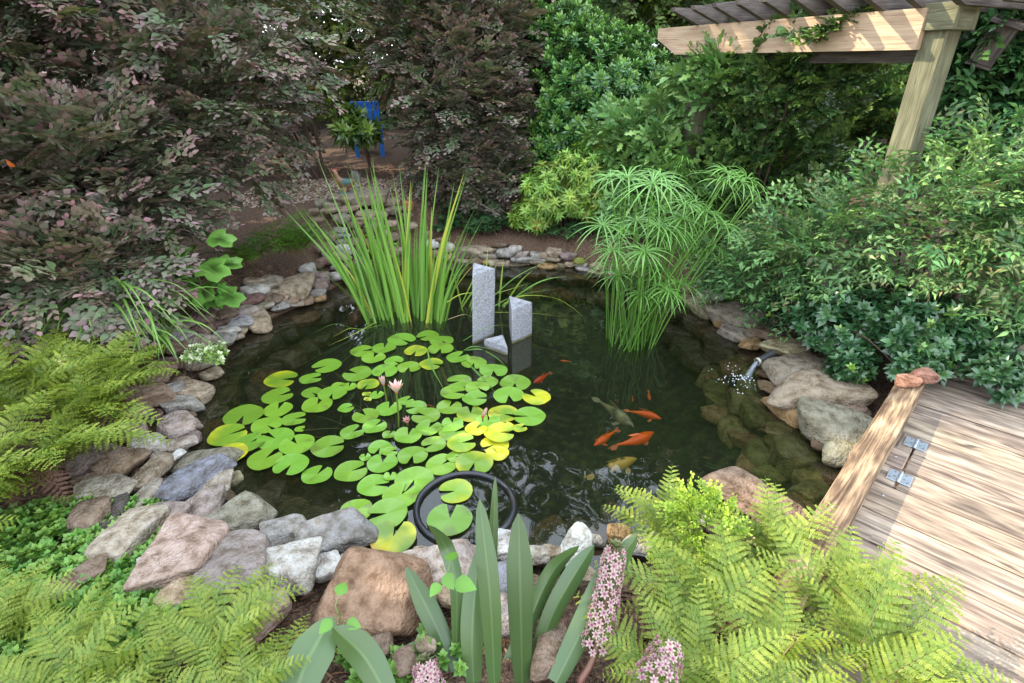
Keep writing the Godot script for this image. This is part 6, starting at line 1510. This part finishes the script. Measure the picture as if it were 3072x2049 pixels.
func make_spout() -> void:
	var o := thing("water_pipe", "black pipe end between rocks pouring water into the pond", "pipe", Vector3(1.44, 0.1, -2.78))
	var d := Vector3(-0.8, -0.25, 0.35).normalized()
	var mb := MB.new()
	mb.tube([-d * 0.09, Vector3.ZERO, d * 0.03], [0.021, 0.021, 0.021], 14, Color(0.03, 0.03, 0.03), false)
	mb.tube([d * 0.031, -d * 0.05], [0.0185, 0.0185], 14, Color(0.01, 0.01, 0.01), false)
	part("pipe", mb.mesh(M.ceramic), o)
	var rim := MB.new()
	rim.tube([d * 0.02, d * 0.033], [0.0225, 0.0225], 14, Color(0.4, 0.38, 0.28), false)
	rim.tube([d * 0.033, d * 0.0332], [0.0225, 0.0186], 14, Color(0.4, 0.38, 0.28), false)
	part("rim", rim.mesh(M.ceramic), o)
	var jet := MB.new()
	var pts := []; var rad := []
	for k in 8:
		var t := k / 7.0
		pts.append(d * (0.02 + 0.07 * t) + Vector3(0, -0.085 * t * t, 0)); rad.append(0.012 + 0.008 * t * t)
	jet.tube(pts, rad, 12, Color.WHITE, false)
	var wm := StandardMaterial3D.new()
	wm.resource_name = "falling_water"
	wm.transparency = BaseMaterial3D.TRANSPARENCY_ALPHA
	wm.albedo_color = Color(0.8, 0.85, 0.9, 0.12)
	wm.roughness = 0.05
	part("water_jet", jet.mesh(wm), o)
	rng.seed = 12
	var foam := MB.new()
	var s := sphere(1)
	for k in 90:
		var a := rf(0, TAU); var r := 0.02 + 0.16 * pow(rng.randf(), 2.0)
		var p := Vector3(-0.09 + cos(a) * r - 0.04, -0.0975, 0.04 + sin(a) * r)
		var q := rf(0.0012, 0.0035)
		var b := foam.v.size()
		for e in s[0]: foam.add(p + e * q)
		for e in s[1]: foam.tri(b + e[0], b + e[1], b + e[2])
	var fm := plain("foam", Color(0.75, 0.8, 0.82), 0.3)
	var fo := part("bubbles", foam.mesh(fm), o)
	fo.set_meta("kind", "stuff")

func make_rooster() -> void:
	var o := thing("rooster_figurine", "painted rooster figurine standing on the waterfall's capstone", "figurine", Vector3(-1.56, 0.545, -5.25), 0.3)
	# one body: oval breast, neck, head, as a swept skin
	var mb := MB.new()
	var rows := []
	var sk := [[0.085, 0.105, 0.004], [0.075, 0.1, 0.02], [0.05, 0.088, 0.038], [0.015, 0.08, 0.048], [-0.025, 0.088, 0.046], [-0.05, 0.108, 0.036], [-0.063, 0.135, 0.025], [-0.068, 0.16, 0.019], [-0.072, 0.18, 0.017], [-0.08, 0.196, 0.015], [-0.09, 0.2, 0.009], [-0.102, 0.197, 0.003]]
	for i in sk.size():
		var q = sk[i]
		var a: Array = sk[maxi(i - 1, 0)]; var b: Array = sk[mini(i + 1, sk.size() - 1)]
		var t := Vector3(b[0] - a[0], b[1] - a[1], 0).normalized()
		var up := Vector3(0, 0, 1).cross(t)
		var row := []
		for s in 12:
			var an := TAU * s / 12
			var c := Color(0.2, 0.1, 0.05).lerp(Color(0.02, 0.07, 0.06), 1.0 if q[1] < 0.1 and sin(an) < 0.1 else 0.0)
			if q[1] > 0.17: c = Color(0.32, 0.17, 0.12)
			row.append(mb.add(Vector3(q[0], q[1], 0) + (Vector3(0, 0, 1) * cos(an) * 0.85 + up * sin(an)) * q[2], c * rf(0.85, 1.15)))
		rows.append(row)
	for i in sk.size() - 1:
		for s in 12:
			mb.quad(rows[i][s], rows[i][(s + 1) % 12], rows[i + 1][(s + 1) % 12], rows[i + 1][s])
	part("body", mb.mesh(M.ceramic), o)
	var cb := MB.new()
	for k in 4:
		cb.leaf(Transform3D(frame(Vector3(-0.3 + 0.25 * k, 1, 0), Vector3(0, 0, 1)), Vector3(-0.094 + 0.008 * k, 0.2, 0)), 0.022, 0.012, [1.0, 1.0, 0.7, 0.0], 0.1, 0.0, Color(0.4, 0.05, 0.04), Color(0.4, 0.05, 0.04))
	cb.leaf(Transform3D(frame(Vector3(0, -1, 0), Vector3(0, 0, 1)), Vector3(-0.09, 0.19, 0)), 0.02, 0.01, [0.6, 1.0, 0.8, 0.0], 0.1, 0.0, Color(0.4, 0.05, 0.04), Color(0.4, 0.05, 0.04))
	part("comb", cb.mesh(M.ceramic), o)
	var tl := MB.new()
	for k in 9:
		var a := lerpf(0.1, 1.5, k / 8.0)
		tl.leaf(Transform3D(frame(Vector3(cos(a), sin(a), rf(-0.15, 0.15)), Vector3(0, 0, 1)), Vector3(0.07, 0.1, 0)), 0.1, 0.03, OVAL, 0.2, 0.25, Color(0.1, 0.07, 0.05), Color(0.05, 0.06, 0.05))
	part("tail", tl.mesh(M.ceramic), o)
	for sg in [-1, 1]:
		var lg := MB.new()
		lg.tube([Vector3(0, 0.07, 0.02 * sg), Vector3(-0.005, 0.01, 0.02 * sg), Vector3(-0.03, 0.006, 0.02 * sg)], [0.012, 0.006, 0.004], 6, Color(0.45, 0.25, 0.08))
		part("leg", lg.mesh(M.ceramic), o)
	var bs := MB.new()
	bs.tube([Vector3(0, -0.012, 0), Vector3(0, 0.004, 0)], [0.07, 0.06], 16, Color(0.07, 0.1, 0.09))
	part("base", bs.mesh(M.ceramic), o)

func make_chair() -> void:
	var o := thing("garden_chair", "bright blue painted wooden chair half hidden behind the shrubs", "chair", Vector3(-2.0, 0.42, -8.1), 0.25)
	for q in [[-0.17, 0.2], [0.17, 0.2], [-0.17, -0.2], [0.17, -0.2]]:
		var mb := MB.new()
		mb.box(Transform3D.IDENTITY, Vector3(0.055, 0.45, 0.045), 0.003)
		part("leg", mb.mesh(M.blue_paint), o, Transform3D(Basis(Vector3(0, 0, 1), -0.04 * signf(q[0])), Vector3(q[0], 0.22, q[1])))
	var se := MB.new()
	se.box(Transform3D.IDENTITY, Vector3(0.44, 0.03, 0.46), 0.004)
	part("seat", se.mesh(M.blue_paint), o, Transform3D(Basis.IDENTITY, Vector3(0, 0.455, 0)))
	for k in 4:
		var sl := MB.new()
		sl.box(Transform3D.IDENTITY, Vector3(0.085, 0.28, 0.02), 0.003)
		part("back_slat", sl.mesh(M.blue_paint), o, Transform3D(Basis(Vector3(1, 0, 0), 0.15), Vector3(-0.15 + 0.1 * k, 0.6, -0.26)))

func make_pergola() -> void:
	var p0 := Vector3(2.17, 0, -3.18)
	var b := Vector3(-0.46, 0, -0.887).normalized()
	var face := Vector3(-0.887, 0, 0.46).normalized()
	var o := thing("pergola", "wooden pergola with pale beam, dark rafters and a greenish post", "pergola", p0)
	var along := Basis(b, Vector3.UP, b.cross(Vector3.UP))
	var upright := Basis(Vector3.UP, along.x.cross(Vector3.UP) * -1.0, along.x) if false else along
	# posts
	for t in [0.0, 1.62]:
		for s in [0.0, -0.9]:
			if t == 0.0 and s < 0: continue
			var at: Vector3 = b * t + face * s
			var mb := MB.new()
			mb.box(Transform3D.IDENTITY, Vector3(0.125, 1.9, 0.125), 0.006)
			var post := part("post", mb.mesh(M.post), o, Transform3D(along, at + Vector3(0, 0.93, 0)))
			if t == 0.0:
				# trim collar under the beam
				for q in [[0.0, 0.081, 0.2, 0.036], [0.0, -0.081, 0.2, 0.036], [0.081, 0.0, 0.036, 0.125], [-0.081, 0.0, 0.036, 0.125]]:
					var cb := MB.new()
					cb.box(Transform3D.IDENTITY, Vector3(q[2], 0.12, q[3]), 0.004)
					part("collar_board", cb.mesh(M.post), post, Transform3D(Basis.IDENTITY, Vector3(q[0], 0.9, q[1])))
	# paired beams on either side of the posts, the near one with a clipped end
	for q in [[0.092, 1.87, "beam"], [-0.092, 1.81, "dark"]]:
		var mb := MB.new()
		var l0 := 0.04
		var l1 := 2.02
		var h := 0.184
		var out := [Vector2(l0, 0), Vector2(l1 - 0.22, 0), Vector2(l1, 0.11), Vector2(l1, h), Vector2(l0, h)]
		for sg in [-1.0, 1.0]:
			var id := []
			for e in out: id.append(mb.add(Vector3(e.x, e.y, 0.019 * sg), Color.WHITE, Vector2(e.x * 0.8, e.y)))
			for k in range(1, out.size() - 1):
				if sg > 0: mb.tri(id[0], id[k + 1], id[k])
				else: mb.tri(id[0], id[k], id[k + 1])
		for k in out.size():
			var e: Vector2 = out[k]; var f: Vector2 = out[(k + 1) % out.size()]
			mb.flat_quad(Vector3(e.x, e.y, 0.019), Vector3(f.x, f.y, 0.019), Vector3(f.x, f.y, -0.019), Vector3(e.x, e.y, -0.019), Color.WHITE, Vector2(e.x, 0), Vector2(f.x, 0), Vector2(f.x, 0.04), Vector2(e.x, 0.04))
		var bz := Basis(b, Vector3.UP, b.cross(Vector3.UP))
		part("beam", mb.mesh(M.beam if q[2] == "beam" else M.rafter), o, Transform3D(bz, face * q[0] + Vector3(0, q[1] - h, 0)))
	# rafters with tapered tails lying across the beams
	for k in 14:
		var t := 1.6 - 0.19 * k
		var mb := MB.new()
		var out := [Vector2(-1.0, 0), Vector2(0.115, 0), Vector2(0.35, 0.075), Vector2(0.36, 0.1), Vector2(-1.0, 0.1)]
		for sg in [-1.0, 1.0]:
			var id := []
			for e in out: id.append(mb.add(Vector3(e.x, e.y, 0.019 * sg), Color.WHITE, Vector2(e.x, e.y)))
			for i in range(1, out.size() - 1):
				if sg > 0: mb.tri(id[0], id[i + 1], id[i])
				else: mb.tri(id[0], id[i], id[i + 1])
		for i in out.size():
			var e: Vector2 = out[i]; var f: Vector2 = out[(i + 1) % out.size()]
			mb.flat_quad(Vector3(e.x, e.y, 0.019), Vector3(f.x, f.y, 0.019), Vector3(f.x, f.y, -0.019), Vector3(e.x, e.y, -0.019), Color.WHITE, Vector2(e.x, 0), Vector2(f.x, 0), Vector2(f.x, 0.04), Vector2(e.x, 0.04))
		part("rafter", mb.mesh(M.rafter), o, Transform3D(Basis(face, Vector3.UP, face.cross(Vector3.UP)), b * t + Vector3(0, 1.871, 0)))
	for k in 3:
		var mb := MB.new()
		mb.box(Transform3D.IDENTITY, Vector3(2.4, 0.022, 0.036), 0.002)
		part("lath", mb.mesh(M.rafter), o, Transform3D(along, b * 0.35 + face * (0.1 - 0.4 * k) + Vector3(0, 1.983, 0)))
	# bird house hung on the climber's stem
	var bh := thing("bird_house", "small grey wooden bird house with round hole hanging beside the post", "bird house", Vector3(2.6, 1.62, -3.42), -0.7)
	bh.rotation.z = -0.32
	var bb := MB.new()
	bb.box(Transform3D.IDENTITY, Vector3(0.12, 0.2, 0.11), 0.003)
	part("box", bb.mesh(M.rafter), bh, Transform3D(Basis.IDENTITY, Vector3(0, 0.1, 0)))
	var rf_ := MB.new()
	rf_.box(Transform3D.IDENTITY, Vector3(0.16, 0.016, 0.17), 0.002)
	part("roof", rf_.mesh(M.rafter), bh, Transform3D(Basis(Vector3(1, 0, 0), 0.2), Vector3(0, 0.213, 0.01)))
	var fl := MB.new()
	fl.box(Transform3D.IDENTITY, Vector3(0.13, 0.014, 0.14), 0.002)
	part("floor_board", fl.mesh(M.rafter), bh, Transform3D(Basis.IDENTITY, Vector3(0, -0.008, 0.008)))
	var ho := MB.new()
	ho.tube([Vector3(0, 0, 0), Vector3(0, 0, 0.004)], [0.016, 0.016], 14, Color(0.01, 0.01, 0.01))
	part("hole", ho.mesh(M.ceramic), bh, Transform3D(Basis.IDENTITY, Vector3(0, 0.13, 0.054)))

func make_litter() -> void:
	rng.seed = 404
	# shredded bark between the plants
	var chip := MB.new()
	chip.leaf(Transform3D(frame(Vector3(1, 0.05, 0), Vector3.UP), Vector3(-0.5, 0, 0)), 1.0, 0.28, [0.5, 1.0, 0.9, 0.4], 0.3, 0.1, Color.WHITE, Color.WHITE)
	var cm := chip.mesh(M.bark)
	var w := []; var t := []
	for q in [[-2.2, -3.4, 0.7, 0.8, 1500], [-1.5, -1.3, 0.6, 0.6, 900], [-0.3, -5.6, 1.2, 0.6, 1200], [0.1, -1.0, 1.0, 0.3, 700], [-1.6, -6.6, 1.2, 1.0, 1500], [1.9, -3.1, 0.5, 0.9, 500]]:
		for k in q[4]:
			var x: float = q[0] + rf(-1, 1) * q[2]; var z: float = q[1] + rf(-1, 1) * q[3]
			if edge_distance(x, z) < 0.08: continue
			var s := rf(0.015, 0.045)
			w.append(Transform3D(frame(rdir() * Vector3(1, 0.35, 1), Vector3.UP).scaled(Vector3(s, s, s)), Vector3(x, ground_y(x, z) + 0.004, z)))
			t.append([Color(0.13, 0.065, 0.04), Color(0.2, 0.11, 0.065), Color(0.08, 0.045, 0.03), Color(0.26, 0.17, 0.1)][rng.randi() % 4])
	var o := scatter("mulch", self, cm, w, t)
	tag(o, "shredded brown bark mulch on the ground between plants and stones", "mulch")
	# pale gravel on the path
	w = []; t = []
	var peb := stone_mesh(Vector3(1, 0.6, 0.8), Color(1, 1, 1), 1, 8.0)
	for k in 3500:
		var x := -1.75 + rf(-1, 1) * 1.1; var z := -5.9 + rf(-1, 1) * 0.55
		if edge_distance(x, z) < 0.7: continue
		var s := rf(0.012, 0.03)
		w.append(Transform3D(Basis(Vector3.UP, rf(0, 6)).scaled(Vector3(s, s, s)), Vector3(x, ground_y(x, z) + 0.004, z)))
		t.append([Color(0.5, 0.42, 0.36), Color(0.36, 0.28, 0.23), Color(0.62, 0.55, 0.5), Color(0.3, 0.2, 0.15)][rng.randi() % 4])
	o = scatter("gravel", self, peb, w, t)
	tag(o, "pale pinkish gravel on the path behind the waterfall", "gravel")
	# moss cushions at the water line
	for q in [[0.6, 0.06, -4.66, 0.11, "round yellow green moss cushion at the foot of the low stone wall"], [0.98, 0.05, -4.5, 0.15, "wide moss cushion on stones behind the sedge stems"], [1.32, 0.05, -4.15, 0.1, "small moss cushion on the brown stones past the sedge"]]:
		var mm := MB.new()
		for e in sphere(3)[0]:
			var p: Vector3 = e * (0.5 + 0.12 * noise.get_noise_3dv(e * 160.0 + Vector3(q[0] * 99, 0, 0))) * Vector3(q[3], q[3] * 0.65, q[3] * 0.8)
			mm.add(p + e * 0.003 * noise.get_noise_3dv(e * 900.0), Color(0.17, 0.19, 0.025) * rf(0.7, 1.3))
		for e in sphere(3)[1]: mm.tri(e[0], e[1], e[2])
		solo("moss_cushion", mm.mesh(M.matt_leaf), q[4], "moss", Transform3D(Basis.IDENTITY, Vector3(q[0], q[1], q[2])))
	# orange dead leaves caught in the hedge
	for k in 12:
		var mb := MB.new()
		var c := Color(0.62, 0.16, 0.03) * rf(0.7, 1.1)
		mb.leaf(Transform3D(frame(rdir(), Vector3(0, 0.6, 1)), Vector3.ZERO), 0.05, 0.026, OVAL, 0.4, 0.3, c, c * 0.8)
		solo("dead_leaf", mb.mesh(M.matt_leaf), "orange dead leaf caught among the purple shrub's twigs", "leaf", Transform3D(Basis.IDENTITY, Vector3(rf(-3.0, -2.35), rf(0.75, 1.5), rf(-2.9, -2.74))), "dead leaves caught in the hedge")
	# twigs and fallen leaves on the deck
	for q in [[1.9, 0.55, 0.05, "curled tan leaf lying on the deck planks", Color(0.5, 0.3, 0.13)], [2.72, 0.52, 0.03, "small dark curled leaf on the deck near the vine shoot", Color(0.14, 0.1, 0.05)]]:
		var mb := MB.new()
		mb.leaf(Transform3D(frame(Vector3(1, 0.1, 0.3), Vector3.UP), Vector3.ZERO), q[2], q[2] * 0.3, OVAL, 0.6, -0.2, q[4], q[4] * 0.8)
		solo("fallen_leaf", mb.mesh(M.matt_leaf), q[3], "leaf", Transform3D(Basis.IDENTITY, deck_point(q[0], q[1], 0.204)))

# ---- all together --------------------------------------------------------------------------------------
func _ready() -> void:
	var cam := Camera3D.new()
	cam.name = "camera"
	add_child(cam)
	cam.position = Vector3(0, 1.62, 0)
	cam.rotation_degrees = Vector3(-26.8, 0, 0)
	cam.fov = 63.78
	cam.near = 0.05; cam.far = 200
	cam.current = true
	var sky_mat := ProceduralSkyMaterial.new()
	sky_mat.sky_top_color = Color(0.84, 0.89, 0.96)
	sky_mat.sky_horizon_color = Color(0.95, 0.96, 0.96)
	sky_mat.ground_horizon_color = Color(0.5, 0.5, 0.45)
	sky_mat.ground_bottom_color = Color(0.3, 0.28, 0.22)
	sky_mat.sky_energy_multiplier = 1.0
	var sky := Sky.new()
	sky.sky_material = sky_mat
	var env := Environment.new()
	env.background_mode = Environment.BG_SKY
	env.sky = sky
	env.background_energy_multiplier = 1.0
	env.tonemap_mode = Environment.TONE_MAPPER_LINEAR
	env.tonemap_exposure = 5.0
	env.sdfgi_enabled = true; env.ssao_enabled = true; env.ssil_enabled = true
	var we := WorldEnvironment.new()
	we.name = "environment"
	we.environment = env
	add_child(we)
	var sun := DirectionalLight3D.new()
	sun.name = "sun"
	add_child(sun)
	sun.look_at_from_position(Vector3.ZERO, Vector3(1.22, -1.0, 0.38))
	sun.light_energy = 0.62
	sun.light_color = Color(1.0, 0.94, 0.84)
	sun.light_angular_distance = 0.5
	sun.shadow_enabled = true

	noise.seed = 17; noise.frequency = 0.01; noise.fractal_octaves = 3
	rng.seed = 1
	make_materials()
	make_ground()
	make_water()
	rng.seed = 2
	submerged()
	rng.seed = 3
	make_stones()
	granite_pillar("granite_pillar", "tall triangular granite pillar standing in the pond", [[-0.268, -3.42], [-0.115, -3.3], [-0.256, -3.155]], 0.469, Vector2(-0.215, -3.29), Vector2(0.03, 0))
	granite_pillar("granite_pillar", "middle sized triangular granite pillar beside the tall one", [[-0.022, -3.42], [0.137, -3.3], [-0.002, -3.165]], 0.238, Vector2(0.05, -3.29))
	granite_pillar("granite_pillar", "low triangular granite block in front of the two pillars", [[-0.058, -3.2], [-0.184, -3.13], [-0.025, -3.01]], 0.055, Vector2(-0.09, -3.11))
	rng.seed = 4
	make_deck()
	make_pergola()
	make_trees()
	make_shrubs()
	make_ferns()
	make_iris()
	make_sedge()
	make_lilies()
	make_pineapple_lily()
	make_low_plants()
	make_fish()
	make_ring()
	make_spout()
	make_rooster()
	make_chair()
	make_litter()
